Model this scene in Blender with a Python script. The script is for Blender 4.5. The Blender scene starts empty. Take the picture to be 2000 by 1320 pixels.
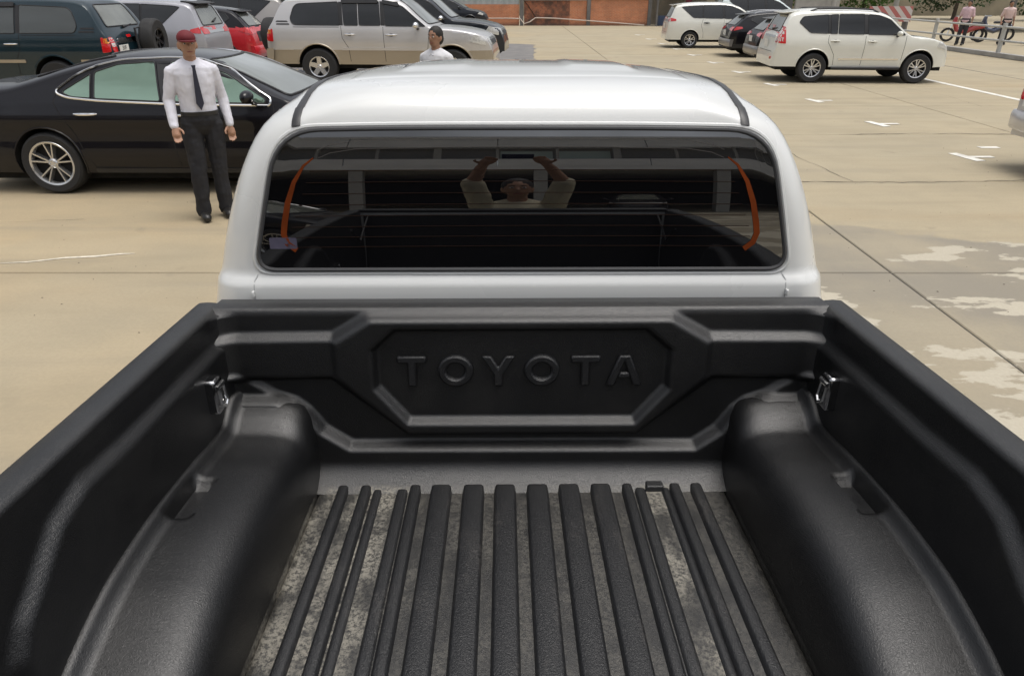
import bpy, bmesh, math, random
from mathutils import Vector, Matrix, Euler
from mathutils.bvhtree import BVHTree
from mathutils.geometry import delaunay_2d_cdt
random.seed(7)
R = math.radians
scene = bpy.context.scene
COL = scene.collection

# ------------------------------------------------------------------ camera, sky, sun, exposure
CAM_H = 2.08
PITCH = 26.3
cd = bpy.data.cameras.new('camera'); cam = bpy.data.objects.new('camera', cd); COL.objects.link(cam)
cam.location = (0, 0, CAM_H); cam.rotation_euler = (R(90 - PITCH), 0, 0)
cd.sensor_width = 36.0; cd.lens = 36.0 * 1380 / 2000; cd.clip_start = 0.004; cd.clip_end = 2000
scene.camera = cam
scene.render.resolution_x = 1024; scene.render.resolution_y = 675

SUN_EL, SUN_AZ = 78.0, 105.0     # a high sun behind thin cloud, to the right
world = bpy.data.worlds.new('World'); scene.world = world; world.use_nodes = True
nt = world.node_tree; nt.nodes.clear()
wo = nt.nodes.new('ShaderNodeOutputWorld'); bg = nt.nodes.new('ShaderNodeBackground')
sky = nt.nodes.new('ShaderNodeTexSky'); sky.sky_type = 'NISHITA'; sky.sun_disc = False
sky.sun_elevation = R(SUN_EL); sky.sun_rotation = R(SUN_AZ); sky.dust_density = 6; sky.ozone_density = 0.6
hs = nt.nodes.new('ShaderNodeHueSaturation'); hs.inputs['Saturation'].default_value = 0.28
tcw = nt.nodes.new('ShaderNodeTexCoord'); nz = nt.nodes.new('ShaderNodeTexNoise')
nz.inputs['Scale'].default_value = 2.6; nz.inputs['Detail'].default_value = 6; nz.inputs['Roughness'].default_value = 0.55
cr = nt.nodes.new('ShaderNodeMapRange'); cr.inputs['From Min'].default_value = 0.35; cr.inputs['From Max'].default_value = 0.68
cr.inputs['To Min'].default_value = 0.62; cr.inputs['To Max'].default_value = 1.5
mxw = nt.nodes.new('ShaderNodeVectorMath'); mxw.operation = 'SCALE'
nt.links.new(tcw.outputs['Generated'], nz.inputs['Vector']); nt.links.new(nz.outputs['Fac'], cr.inputs['Value'])
nt.links.new(sky.outputs['Color'], hs.inputs['Color']); nt.links.new(hs.outputs['Color'], mxw.inputs[0])
nt.links.new(cr.outputs['Result'], mxw.inputs['Scale']); nt.links.new(mxw.outputs['Vector'], bg.inputs['Color'])
bg.inputs['Strength'].default_value = 0.15
nt.links.new(bg.outputs['Background'], wo.inputs['Surface'])

sd = bpy.data.lights.new('sun', 'SUN'); sd.energy = 0.8; sd.angle = R(40); sd.color = (1, .955, .88)
sun = bpy.data.objects.new('sun', sd); COL.objects.link(sun)
_el, _az = R(SUN_EL), R(SUN_AZ)
_dir = Vector((math.sin(_az) * math.cos(_el), math.cos(_az) * math.cos(_el), math.sin(_el)))   # towards the sun
sun.rotation_euler = _dir.to_track_quat('Z', 'Y').to_euler(); sun.location = _dir * 40
vs = scene.view_settings; vs.view_transform = 'Standard'; vs.look = 'None'; vs.gamma = 1; vs.use_curve_mapping = False
vs.exposure = 0.22

# ------------------------------------------------------------------ materials
MATS = {}
def pm(name, col, rough=.5, metal=0., spec=.5, coat=0., var=.0, vscale=6., bump=0., bscale=60., ior=None, alpha=None, coat_rough=.03):
    if name in MATS: return MATS[name]
    m = bpy.data.materials.new(name); m.use_nodes = True; n = m.node_tree.nodes; l = m.node_tree.links
    p = n['Principled BSDF']
    p.inputs['Base Color'].default_value = (*col, 1); p.inputs['Roughness'].default_value = rough
    p.inputs['Metallic'].default_value = metal; p.inputs['Specular IOR Level'].default_value = spec
    p.inputs['Coat Weight'].default_value = coat; p.inputs['Coat Roughness'].default_value = coat_rough
    if ior: p.inputs['IOR'].default_value = ior
    tc = n.new('ShaderNodeTexCoord')
    if var > 0:
        no = n.new('ShaderNodeTexNoise'); no.inputs['Scale'].default_value = vscale; no.inputs['Detail'].default_value = 6
        l.new(tc.outputs['Object'], no.inputs['Vector'])
        mr = n.new('ShaderNodeMapRange'); mr.inputs['From Min'].default_value = .3; mr.inputs['From Max'].default_value = .7
        mr.inputs['To Min'].default_value = 1 - var; mr.inputs['To Max'].default_value = 1 + var
        l.new(no.outputs['Fac'], mr.inputs['Value'])
        sc = n.new('ShaderNodeVectorMath'); sc.operation = 'SCALE'; sc.inputs[0].default_value = col
        l.new(mr.outputs['Result'], sc.inputs['Scale']); l.new(sc.outputs['Vector'], p.inputs['Base Color'])
        r2 = n.new('ShaderNodeMapRange'); r2.inputs['From Min'].default_value = .3; r2.inputs['From Max'].default_value = .7
        r2.inputs['To Min'].default_value = rough * .85; r2.inputs['To Max'].default_value = min(1, rough * 1.2)
        l.new(no.outputs['Fac'], r2.inputs['Value']); l.new(r2.outputs['Result'], p.inputs['Roughness'])
    if bump > 0:
        nb = n.new('ShaderNodeTexNoise'); nb.inputs['Scale'].default_value = bscale; nb.inputs['Detail'].default_value = 4
        l.new(tc.outputs['Object'], nb.inputs['Vector'])
        b = n.new('ShaderNodeBump'); b.inputs['Strength'].default_value = bump; b.inputs['Distance'].default_value = .01
        l.new(nb.outputs['Fac'], b.inputs['Height']); l.new(b.outputs['Normal'], p.inputs['Normal'])
    MATS[name] = m; return m

def paint(name, col, metal=0., rough=.35):
    return pm(name, col, rough, metal, .5, 1., .05, 1.3)
M_WHITE = pm('white car paint', (.65, .66, .65), .28, 0, .5, 1., .04, 1.3)
M_BLACKP = pm('black car paint', (.006, .0055, .008), .35, 0, .12, .6, .05, 1.3)
M_TEAL = pm('dark teal car paint', (.006, .022, .032), .35, .2, .25, .9, .05, 1.3)
M_SILVER = paint('silver car paint', (.56, .55, .55), .45)
M_CHAMP = paint('champagne lower paint', (.36, .31, .24), .4)
M_GREY = paint('grey silver car paint', (.40, .40, .43), .45)
M_BEIGE = paint('warm silver car paint', (.37, .35, .33), .45)
M_RED = paint('bright red car paint', (.52, .012, .022))
M_NAVY = pm('navy black car paint', (.010, .013, .020), .35, 0, .15, .8, .05, 1.3)
M_PEARL = paint('pearl white car paint', (.72, .72, .66))
M_PEARL2 = paint('cool pearl car paint', (.66, .74, .74))
M_GLASS = pm('tinted car glass', (.010, .011, .012), .02, 0, .5, .35, ior=1.5)
M_GREENG = pm('green mirror film glass', (.27, .39, .30), .03, .8, .4, .5)
M_WSHIELD = pm('windscreen glass', (.30, .32, .28), .04, .6, .6, 1.)
M_REARG = pm('dusty rear glass', (.20, .21, .19), .18, .35, .6, .6, .15, 3)
M_CHROME = pm('chrome', (.82, .82, .82), .07, 1.)
M_ALLOY = pm('silver alloy', (.62, .62, .63), .25, .85)
M_DALLOY = pm('dark alloy', (.03, .03, .033), .3, .7)
M_TYRE = pm('tyre rubber', (.022, .022, .023), .8, var=.2, vscale=9, bump=.3, bscale=90)
M_PLASTIC = pm('black plastic trim', (.018, .018, .02), .5, var=.15)
M_DARK = pm('dark underbody', (.008, .008, .008), .9, var=.2)
M_SEAM = pm('door seam shadow gap', (.006, .006, .007), .8)
M_REDL = pm('red lamp lens', (.55, .012, .015), .08, 0, .6, 1.)
M_CLRL = pm('clear lamp lens', (.62, .62, .60), .1, .2, .6, 1., .2, 30)
M_AMBER = pm('amber lamp lens', (.65, .22, .02), .1, 0, .6, 1.)
M_PLATE = pm('white plate', (.68, .68, .66), .4, var=.06)
M_INK = pm('black plate ink', (.02, .02, .02), .5)

# ------------------------------------------------------------------ mesh helpers
def finish(o, smooth=True, ang=35):
    me = o.data
    if smooth:
        for p in me.polygons: p.use_smooth = True
        try: me.set_sharp_from_angle(angle=R(ang))
        except Exception: pass
    return o
def mk(name, V, F, mat, parent=None, smooth=True, ang=35, mats=None, midx=None):
    me = bpy.data.meshes.new(name); me.from_pydata([tuple(v) for v in V], [], F); me.update()
    for m in (mats or [mat]): me.materials.append(m)
    if midx:
        for p, i in zip(me.polygons, midx): p.material_index = i
    o = bpy.data.objects.new(name, me); COL.objects.link(o); o.parent = parent
    return finish(o, smooth, ang)
def share(name, src, parent, loc=(0, 0, 0), rot=(0, 0, 0), scale=(1, 1, 1)):
    o = bpy.data.objects.new(name, src.data); COL.objects.link(o); o.parent = parent
    o.location = loc; o.rotation_euler = rot; o.scale = scale; return o
def empty(name, loc, rz=0., scale=(1, 1, 1), rot=None):
    o = bpy.data.objects.new(name, None); COL.objects.link(o); o.location = loc
    o.rotation_euler = rot or (0, 0, rz); o.scale = scale; o.empty_display_size = .3; return o
def tag(o, label=None, cat=None, group=None, kind=None):
    if label: o['label'] = label
    if cat: o['category'] = cat
    if group: o['group'] = group
    if kind: o['kind'] = kind
    return o
class MB:
    def __init__(s): s.V = []; s.F = []
    def add(s, V, F):
        b = len(s.V); s.V += [tuple(v) for v in V]; s.F += [tuple(b + i for i in f) for f in F]; return s
    def box(s, c, d, rot=None, taper=1.):
        x, y, z = d[0] / 2, d[1] / 2, d[2] / 2
        P = [(-x, -y, -z), (x, -y, -z), (x, y, -z), (-x, y, -z)] + [(sx * x * taper, sy * y * taper, z) for sx, sy in ((-1, -1), (1, -1), (1, 1), (-1, 1))]
        P = [Vector(p) for p in P]
        if rot is not None:
            m = rot if isinstance(rot, Matrix) else Euler(rot).to_matrix(); P = [m @ p for p in P]
        return s.add([p + Vector(c) for p in P], [(3, 2, 1, 0), (4, 5, 6, 7), (0, 1, 5, 4), (1, 2, 6, 5), (2, 3, 7, 6), (3, 0, 4, 7)])
    def lathe(s, prof, n=32, axis='Y', closed=False):
        V = []; F = []
        for i in range(n):
            a = 2 * math.pi * i / n
            for r, h in prof:
                p = (r * math.cos(a), h, r * math.sin(a)) if axis == 'Y' else (r * math.cos(a), r * math.sin(a), h)
                V.append(p)
        k = len(prof)
        for i in range(n):
            j = (i + 1) % n
            for q in range(k if closed else k - 1):
                q2 = (q + 1) % k; F.append((i * k + q, i * k + q2, j * k + q2, j * k + q))
        return s.add(V, F)
    def tube(s, pts, r, n=8, closed=False, caps=True):
        pts = [Vector(p) for p in pts]; k = len(pts); V = []; F = []
        rr = r if isinstance(r, (list, tuple)) else [r] * k
        up = None
        for i, p in enumerate(pts):
            a = pts[i - 1] if (i > 0 or closed) else p; b = pts[(i + 1) % k] if (i < k - 1 or closed) else p
            t = (b - a).normalized() if (b - a).length > 1e-9 else Vector((0, 0, 1))
            if up is None: up = t.orthogonal().normalized()
            up = (up - t * up.dot(t)); up = up.normalized() if up.length > 1e-6 else t.orthogonal().normalized()
            w = t.cross(up)
            for j in range(n):
                an = 2 * math.pi * j / n; V.append(p + (up * math.cos(an) + w * math.sin(an)) * rr[i])
        for i in range(k if closed else k - 1):
            i2 = (i + 1) % k
            for j in range(n): F.append((i * n + j, i * n + (j + 1) % n, i2 * n + (j + 1) % n, i2 * n + j))
        if caps and not closed:
            F.append(tuple(range(n - 1, -1, -1))); F.append(tuple((k - 1) * n + j for j in range(n)))
        return s.add(V, F)
    def ell(s, c, r, nu=16, nv=10):
        V = []; F = []
        for i in range(nv + 1):
            t = math.pi * i / nv
            for j in range(nu):
                a = 2 * math.pi * j / nu
                V.append((c[0] + r[0] * math.sin(t) * math.cos(a), c[1] + r[1] * math.sin(t) * math.sin(a), c[2] + r[2] * math.cos(t)))
        for i in range(nv):
            for j in range(nu):
                F.append((i * nu + j, (i + 1) * nu + j, (i + 1) * nu + (j + 1) % nu, i * nu + (j + 1) % nu))
        return s.add(V, F)
    def prism(s, poly, y0, y1, plane='xz'):
        n = len(poly)
        f = (lambda a, b, h: (a, h, b)) if plane == 'xz' else ((lambda a, b, h: (h, a, b)) if plane == 'yz' else (lambda a, b, h: (a, b, h)))
        V = [f(a, b, y0) for a, b in poly] + [f(a, b, y1) for a, b in poly]
        F = [tuple(range(n - 1, -1, -1)), tuple(range(n, 2 * n))] + [(i, (i + 1) % n, n + (i + 1) % n, n + i) for i in range(n)]
        return s.add(V, F)
    def build(s, name, mat, parent=None, smooth=True, ang=35, bevel=0., loc=None):
        o = mk(name, s.V, s.F, mat, parent, smooth, ang)
        bm = bmesh.new(); bm.from_mesh(o.data); bmesh.ops.remove_doubles(bm, verts=bm.verts, dist=1e-6)
        bmesh.ops.recalc_face_normals(bm, faces=bm.faces); bm.to_mesh(o.data); bm.free()
        finish(o, smooth, ang)
        if bevel:
            b = o.modifiers.new('bevel', 'BEVEL'); b.width = bevel; b.segments = 2; b.limit_method = 'ANGLE'
        if loc: o.location = loc
        return o

def mono(pts):
    """monotone cubic through (x, y) knots"""
    xs = [p[0] for p in pts]; ys = [p[1] for p in pts]; n = len(xs)
    d = [(ys[i + 1] - ys[i]) / (xs[i + 1] - xs[i]) for i in range(n - 1)]
    m = [d[0]] + [0 if d[i - 1] * d[i] <= 0 else 2 * d[i - 1] * d[i] / (d[i - 1] + d[i]) for i in range(1, n - 1)] + [d[-1]]
    def f(x):
        if x <= xs[0]: return ys[0]
        if x >= xs[-1]: return ys[-1]
        for i in range(n - 1):
            if x <= xs[i + 1]:
                h = xs[i + 1] - xs[i]; t = (x - xs[i]) / h
                return ((2*t**3 - 3*t*t + 1) * ys[i] + (t**3 - 2*t*t + t) * h * m[i] + (-2*t**3 + 3*t*t) * ys[i + 1] + (t**3 - t*t) * h * m[i + 1])
    return f
def rnd(poly, r, n=4):
    """polygon with rounded corners"""
    out = []; k = len(poly)
    for i in range(k):
        p = Vector(poly[i]); a = Vector(poly[i - 1]); b = Vector(poly[(i + 1) % k])
        rr = r[i] if isinstance(r, (list, tuple)) else r
        d = min(rr, (a - p).length * .45, (b - p).length * .45)
        A = p + (a - p).normalized() * d; B = p + (b - p).normalized() * d
        for j in range(n + 1):
            t = j / n; out.append(((1 - t) ** 2 * A + 2 * t * (1 - t) * p + t * t * B)[:])
    return out
def inpoly(x, y, P):
    c = False; j = len(P) - 1
    for i in range(len(P)):
        if (P[i][1] > y) != (P[j][1] > y) and x < (P[j][0] - P[i][0]) * (y - P[i][1]) / (P[j][1] - P[i][1]) + P[i][0]: c = not c
        j = i
    return c
def segd(x, y, a, b):
    dx, dy = b[0] - a[0], b[1] - a[1]; L = dx * dx + dy * dy
    t = max(0, min(1, ((x - a[0]) * dx + (y - a[1]) * dy) / L)) if L else 0
    return math.hypot(x - a[0] - t * dx, y - a[1] - t * dy)
def sdp(x, y, P):
    """signed distance, positive inside"""
    d = min(segd(x, y, P[i - 1], P[i]) for i in range(len(P)))
    return d if inpoly(x, y, P) else -d
def sstep(a, b, x):
    t = max(0, min(1, (x - a) / (b - a))); return t * t * (3 - 2 * t)

class Surf:
    """a built shell that flat outlines can be laid onto"""
    def __init__(s, V, F): s.bvh = BVHTree.FromPolygons([Vector(v) for v in V], F)
    def hit(s, a, b, proj, off):
        if proj == 'L': o, d = Vector((a, 9, b)), Vector((0, -1, 0))
        elif proj == 'Rt': o, d = Vector((a, -9, b)), Vector((0, 1, 0))
        elif proj == 'X-': o, d = Vector((-12, a, b)), Vector((1, 0, 0))
        elif proj == 'X+': o, d = Vector((12, a, b)), Vector((-1, 0, 0))
        elif proj == 'Y-': o, d = Vector((a, -9, b)), Vector((0, 1, 0))
        elif proj == 'T': o, d = Vector((a, b, 9)), Vector((0, 0, -1))
        h = s.bvh.ray_cast(o, d)
        if h[0] is None:
            q = o + d * (9 if proj not in ('X-', 'X+') else 10); h = s.bvh.find_nearest(q)
        n = h[1]
        if n.dot(d) > 0: n = -n
        return h[0] + n * off, n
    def patch(s, name, poly, proj, mat, parent, off=.004, grid=.06, skirt=True):
        xs = [p[0] for p in poly]; ys = [p[1] for p in poly]
        pts = []
        for i in range(len(poly)):
            a, b = Vector(poly[i - 1]), Vector(poly[i]); k = max(1, int((b - a).length / grid))
            for j in range(k): pts.append(a.lerp(b, j / k))
        nb = len(pts); x = min(xs) + grid / 2
        while x < max(xs):
            y = min(ys) + grid / 2
            while y < max(ys):
                if sdp(x, y, poly) > grid * .35: pts.append(Vector((x, y)))
                y += grid
            x += grid
        v, e, f = delaunay_2d_cdt(pts, [(i, (i + 1) % nb) for i in range(nb)], [], 1, 1e-5)[:3]
        H = [s.hit(q[0], q[1], proj, off) for q in v]; V = [h[0] for h in H]; F = [tuple(t) for t in f]
        if skirt:
            m = len(V); ec = {}
            for t in F:
                for i in range(len(t)):
                    k = tuple(sorted((t[i], t[(i + 1) % len(t)]))); ec[k] = ec.get(k, 0) + 1
            V = V + [h[0] - h[1] * (off + .004) for h in H]
            F = F + [(a, b, m + b, m + a) for (a, b), c in ec.items() if c == 1]
        b = MB(); b.V = [tuple(q) for q in V]; b.F = F
        return b.build(name, mat, parent, True, 40)
    def line(s, pts, proj, off=.003, step=.05, closed=False):
        out = []; k = len(pts)
        for i in range(k if closed else k - 1):
            a, b = Vector(pts[i]), Vector(pts[(i + 1) % k]); m = max(1, int((b - a).length / step))
            for j in range(m): out.append(s.hit(*a.lerp(b, j / m), proj, off))
        if not closed: out.append(s.hit(*pts[-1], proj, off))
        return out
    def ribbon(s, mb, pts, proj, w, off=.003, step=.05, closed=False):
        L = s.line(pts, proj, off, step, closed); V = []; k = len(L)
        for i, (p, n) in enumerate(L):
            a = L[i - 1][0] if (i or closed) else p; b = L[(i + 1) % k][0] if (i < k - 1 or closed) else p
            t = (b - a).normalized(); c = n.cross(t).normalized() * w / 2
            ww = w(i / max(1, k - 1)) / w if callable(w) else 1
            V += [p - c * ww - n * .006, p - c * ww, p + c * ww, p + c * ww - n * .006]
        F = []
        for i in range(k if closed else k - 1):
            j = (i + 1) % k
            for q in range(3): F.append((i * 4 + q, i * 4 + q + 1, j * 4 + q + 1, j * 4 + q))
        return mb.add(V, F)
def text_mesh(name, txt, size, mat, parent, loc, rot, depth=.002, bold=0.):
    c = bpy.data.curves.new(name, 'FONT'); c.body = txt; c.size = size; c.align_x = 'CENTER'; c.align_y = 'CENTER'
    c.extrude = depth; c.offset = bold
    t = bpy.data.objects.new('tmp', c); COL.objects.link(t)
    dg = bpy.context.evaluated_depsgraph_get(); me = bpy.data.meshes.new_from_object(t.evaluated_get(dg))
    bpy.data.objects.remove(t); me.materials.clear(); me.materials.append(mat); me.name = name
    o = bpy.data.objects.new(name, me); COL.objects.link(o); o.parent = parent; o.location = loc; o.rotation_euler = rot
    return o

# ------------------------------------------------------------------ the ground
class NT:
    def __init__(s, name):
        s.m = bpy.data.materials.new(name); s.m.use_nodes = True; s.n = s.m.node_tree.nodes; s.l = s.m.node_tree.links
        s.p = s.n['Principled BSDF']
    def _in(s, sock, v):
        if hasattr(v, 'is_output') or isinstance(v, bpy.types.NodeSocket): s.l.new(v, sock)
        else: sock.default_value = v
    def math(s, op, a, b=0., c=0., clamp=False):
        q = s.n.new('ShaderNodeMath'); q.operation = op; q.use_clamp = clamp
        s._in(q.inputs[0], a); s._in(q.inputs[1], b); s._in(q.inputs[2], c); return q.outputs[0]
    def noise(s, vec, scale, detail=5, rough=.55, dist=0.):
        q = s.n.new('ShaderNodeTexNoise'); s.l.new(vec, q.inputs['Vector']); q.inputs['Scale'].default_value = scale
        q.inputs['Detail'].default_value = detail; q.inputs['Roughness'].default_value = rough; q.inputs['Distortion'].default_value = dist
        return q.outputs['Fac']
    def ramp(s, v, a, b, c=0., d=1., smooth=True):
        q = s.n.new('ShaderNodeMapRange'); q.interpolation_type = 'SMOOTHSTEP' if smooth else 'LINEAR'
        s._in(q.inputs['Value'], v); q.inputs['From Min'].default_value = a; q.inputs['From Max'].default_value = b
        q.inputs['To Min'].default_value = c; q.inputs['To Max'].default_value = d; return q.outputs['Result']
    def mix(s, f, a, b):
        q = s.n.new('ShaderNodeMix'); q.data_type = 'RGBA'; s._in(q.inputs[0], f)
        for k, v in ((6, a), (7, b)): s._in(q.inputs[k], v if not isinstance(v, tuple) else (*v, 1)[:4])
        return q.outputs[2]
    def scalev(s, vec, sc):
        q = s.n.new('ShaderNodeMapping'); s.l.new(vec, q.inputs['Vector']); q.inputs['Scale'].default_value = sc; return q.outputs['Vector']
    def bump(s, h, strength, dist):
        q = s.n.new('ShaderNodeBump'); q.inputs['Strength'].default_value = strength; q.inputs['Distance'].default_value = dist
        s.l.new(h, q.inputs['Height']); s.l.new(q.outputs['Normal'], s.p.inputs['Normal']); return q

def concrete(name):
    t = NT(name); g = t.n.new('ShaderNodeNewGeometry'); pos = g.outputs['Position']
    sx = t.n.new('ShaderNodeSeparateXYZ'); t.l.new(pos, sx.inputs[0]); X, Y = sx.outputs[0], sx.outputs[1]
    big = t.noise(pos, .22, 3); mid = t.noise(pos, 1.3, 6, .6); fine = t.noise(pos, 38, 5, .65)
    smear = t.noise(t.scalev(pos, (.35, 1.6, 1)), 1.1, 7, .62, .6)
    col = t.mix(t.ramp(big, .35, .65), (.40, .315, .195), (.355, .305, .215))
    col = t.mix(t.ramp(X, -2., 3., 0, .7), col, (.375, .325, .225))
    col = t.mix(t.ramp(smear, .42, .70, 0, .55), col, (.30, .25, .165))
    col = t.mix(t.ramp(mid, .30, .62, .35, 0), col, (.27, .235, .165))
    # dark pin marks and pores
    pit = t.noise(t.scalev(pos, (.6, 1.2, 1)), 7, 8, .75)
    col = t.mix(t.ramp(pit, .67, .74, 0, .6), col, (.16, .135, .10))
    blot = t.noise(t.scalev(pos, (.7, 1.1, 1)), .55, 7, .6)
    col = t.mix(t.ramp(blot, .52, .66, 0, .30), col, (.44, .37, .25))
    tint = t.noise(t.scalev(pos, (.25, 1.0, 1)), .8, 4, .5)
    col = t.mix(t.ramp(tint, .55, .75, 0, .35), col, (.33, .235, .13))
    scuff = t.noise(t.scalev(pos, (.18, 2.6, 1)), 3.0, 7, .7)
    col = t.mix(t.ramp(scuff, .60, .72, 0, .28), col, (.21, .18, .13))
    oil = t.noise(pos, 1.9, 3, .45)
    col = t.mix(t.math('MULTIPLY', t.ramp(oil, .66, .76), .38), col, (.13, .115, .09))
    tyre = t.noise(t.scalev(pos, (.09, 1.5, 1)), 1.6, 5, .6)
    col = t.mix(t.ramp(tyre, .53, .66, 0, .26), col, (.22, .195, .15))
    # drying wet patch beside the truck, with dry islands that have crisp edges
    wob = t.noise(t.scalev(pos, (.8, 1.3, 1)), .9, 6, .65)
    edge = t.math('ADD', t.math('ADD', Y, t.math('MULTIPLY', X, .42)), t.math('MULTIPLY', wob, 1.5))
    damp = t.math('MULTIPLY', t.ramp(edge, 8.75, 8.9, 1, 0), t.ramp(X, 1.0, 1.6))
    col = t.mix(t.math('MULTIPLY', damp, t.ramp(t.noise(pos, .9, 5), .35, .65, .35, 1.0)), col, (.235, .21, .165))
    isl = t.noise(t.scalev(pos, (.6, 1.35, 1)), .85, 9, .6)
    dry = t.math('MULTIPLY', t.ramp(isl, .525, .537), damp)
    col = t.mix(dry, col, (.45, .41, .325))
    oi = t.n.new('ShaderNodeObjectInfo')
    col = t.mix(t.ramp(oi.outputs['Random'], 0, 1, 0, .16, False), col, (.26, .23, .175))
    col = t.mix(t.ramp(fine, .3, .7, .16, 0), col, (.18, .155, .11))
    t.l.new(col, t.p.inputs['Base Color'])
    r = t.ramp(damp, 0, 1, .82, .55); r2 = t.math('MAXIMUM', r, t.math('MULTIPLY', dry, .82)); t.l.new(r2, t.p.inputs['Roughness'])
    t.p.inputs['Specular IOR Level'].default_value = .35
    t.bump(fine, .25, .004); return t.m
M_CONC = concrete('weathered tan concrete')
M_JOINT = pm('joint filler', (.045, .04, .033), .9, var=.3, vscale=3)
def sheet(name, x0, x1, y0, y1, z, mat, nx=1, ny=1, parent=None):
    V = [(x0 + (x1 - x0) * i / nx, y0 + (y1 - y0) * j / ny, z) for j in range(ny + 1) for i in range(nx + 1)]
    F = [(j * (nx + 1) + i, j * (nx + 1) + i + 1, (j + 1) * (nx + 1) + i + 1, (j + 1) * (nx + 1) + i) for j in range(ny) for i in range(nx)]
    return mk(name, V, F, mat, parent, False)
ground = sheet('ground', -400, 400, -400, 500, -.016, M_CONC, 4, 4); tag(ground, kind='structure')
lot = sheet('parking_lot', -16.9, 13.1, -6.75, 47.6, -.010, M_JOINT); tag(lot, kind='structure')
XE = [-16.7 + 4.95 * i for i in range(7)]; XE = [x for x in XE]          # joints at ... -1.85, 3.1, 8.05, 13
YE = [-6.75 + 3.04 * i for i in range(19)]
slab_src = {}
for i in range(len(XE) - 1):
    for j in range(len(YE) - 1):
        key = 0
        if key not in slab_src:
            hx, hy, c = 4.95 / 2 - .009, 3.04 / 2 - .010, .007
            V = [(-hx, -hy, -.009), (hx, -hy, -.009), (hx, hy, -.009), (-hx, hy, -.009), (-hx, -hy, -c), (hx, -hy, -c), (hx, hy, -c), (-hx, hy, -c),
                 (-hx + c, -hy + c, 0), (hx - c, -hy + c, 0), (hx - c, hy - c, 0), (-hx + c, hy - c, 0)]
            F = [(8, 9, 10, 11)] + [(k, (k + 1) % 4, 4 + (k + 1) % 4, 4 + k) for k in range(4)] + [(4 + k, 4 + (k + 1) % 4, 8 + (k + 1) % 4, 8 + k) for k in range(4)]
            o = mk('concrete_slab', V, F, M_CONC, lot, False); slab_src[key] = o
        else: o = share('concrete_slab', slab_src[key], lot)
        o.location = ((XE[i] + XE[i + 1]) / 2, (YE[j] + YE[j + 1]) / 2, random.uniform(-.0015, .0015) + .0)

# dark repaired patch with a stencilled drain mark
t = NT('dark screed patch'); tc = t.n.new('ShaderNodeTexCoord'); a = t.noise(tc.outputs['Object'], 2.2, 6)
t.l.new(t.mix(t.ramp(a, .3, .7), (.135, .130, .128), (.185, .175, .165)), t.p.inputs['Base Color']); t.p.inputs['Roughness'].default_value = .8
M_PATCH = t.m
pp = [(-9.0, 21.5), (.50, 21.5)]
y = 21.5
while y < 31.6: pp.append((.72 + (y - 21.5) * .02 + random.uniform(-.09, .07), y)); y += .22
pp += [(.1, 31.9), (-2.2, 32.4), (-9.0, 32.6)]
bm_ = MB(); bm_.prism(pp, .0025, .0065, 'xy'); ptch = bm_.build('ground_patch', M_PATCH, None, False); tag(ptch, kind='structure')
M_MARK = pm('worn white road paint', (.66, .64, .58), .7, var=.18, vscale=5)
M_MARKD = pm('dark stencil paint', (.03, .035, .06), .7, var=.2)
b = MB(); b.box((.42, 24.55, .009), (.05, .5, .004)); b.box((.12, 24.55, .009), (.05, .5, .004))
for k in range(-3, 4): b.box((.27 + k * .03, 24.4 + abs(k) * .07, .009), (.045, .2, .004))
st = b.build('stencil_mark', M_MARKD, None, False); tag(st, 'dark blue stencilled mark on the grey ground patch', 'marking')

# bay corner ticks painted on the slab, at even steps up the lot
def tick(y, x=6.3, big=True):
    m = MB(); k = .72
    P = ([[(-.24, .34), (-.06, .38), (.10, -.32), (-.10, -.36)], [(.0, .085), (.44, .10), (.44, -.05), (.035, -.045)]] if big else [[(-.2, .10), (.2, .10), (.2, -.06), (-.2, -.07)]])
    for q, poly in enumerate(P): m.prism([(x + a * k, y + b_ * k) for a, b_ in poly], .004 + q * .0005, .0065 + q * .0005, 'xy')
    return m.build('bay_tick', M_MARK, None, False)
tk = [(9.8, 'nearest white bay tick, left of the silver bumper at the right edge'), (12.45, 'second nearest white bay tick, beyond the tick by the silver bumper'),
      (15.25, 'white bay tick on open concrete between truck roof and white off-roader'), (17.97, 'white bay tick just beside the white off-roader rear wheel'),
      (20.8, 'white bay tick behind the white off-roader tailgate'), (23.6, 'white bay tick in front of the nearer black crossover bumper'),
      (26.4, 'white bay tick in front of the farther black crossover'), (29.1, 'white bay tick by the white people carrier rear wheel'),
      (32.0, 'white bay tick behind the white people carrier bumper'), (35.0, 'white bay tick beyond the white people carrier'), (38.2, 'farthest large white bay tick before the brick wall')]
for yy, lb in tk:
    tag(tick(yy), lb, 'marking', 'white bay ticks')
tag(tick(10.45, 6.95, False), 'small white dash just above the nearest bay tick', 'marking')
tag(tick(16.9, 12.2, False), 'small white dash beside the long white bay line', 'marking')
m = MB(); m.prism([(10.47, 9.5), (10.63, 9.5), (10.63, 36), (10.47, 36)], .004, .0065, 'xy')
tag(m.build('bay_line', M_MARK, None, False), 'long white painted line running past the white off-roader', 'marking')

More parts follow.
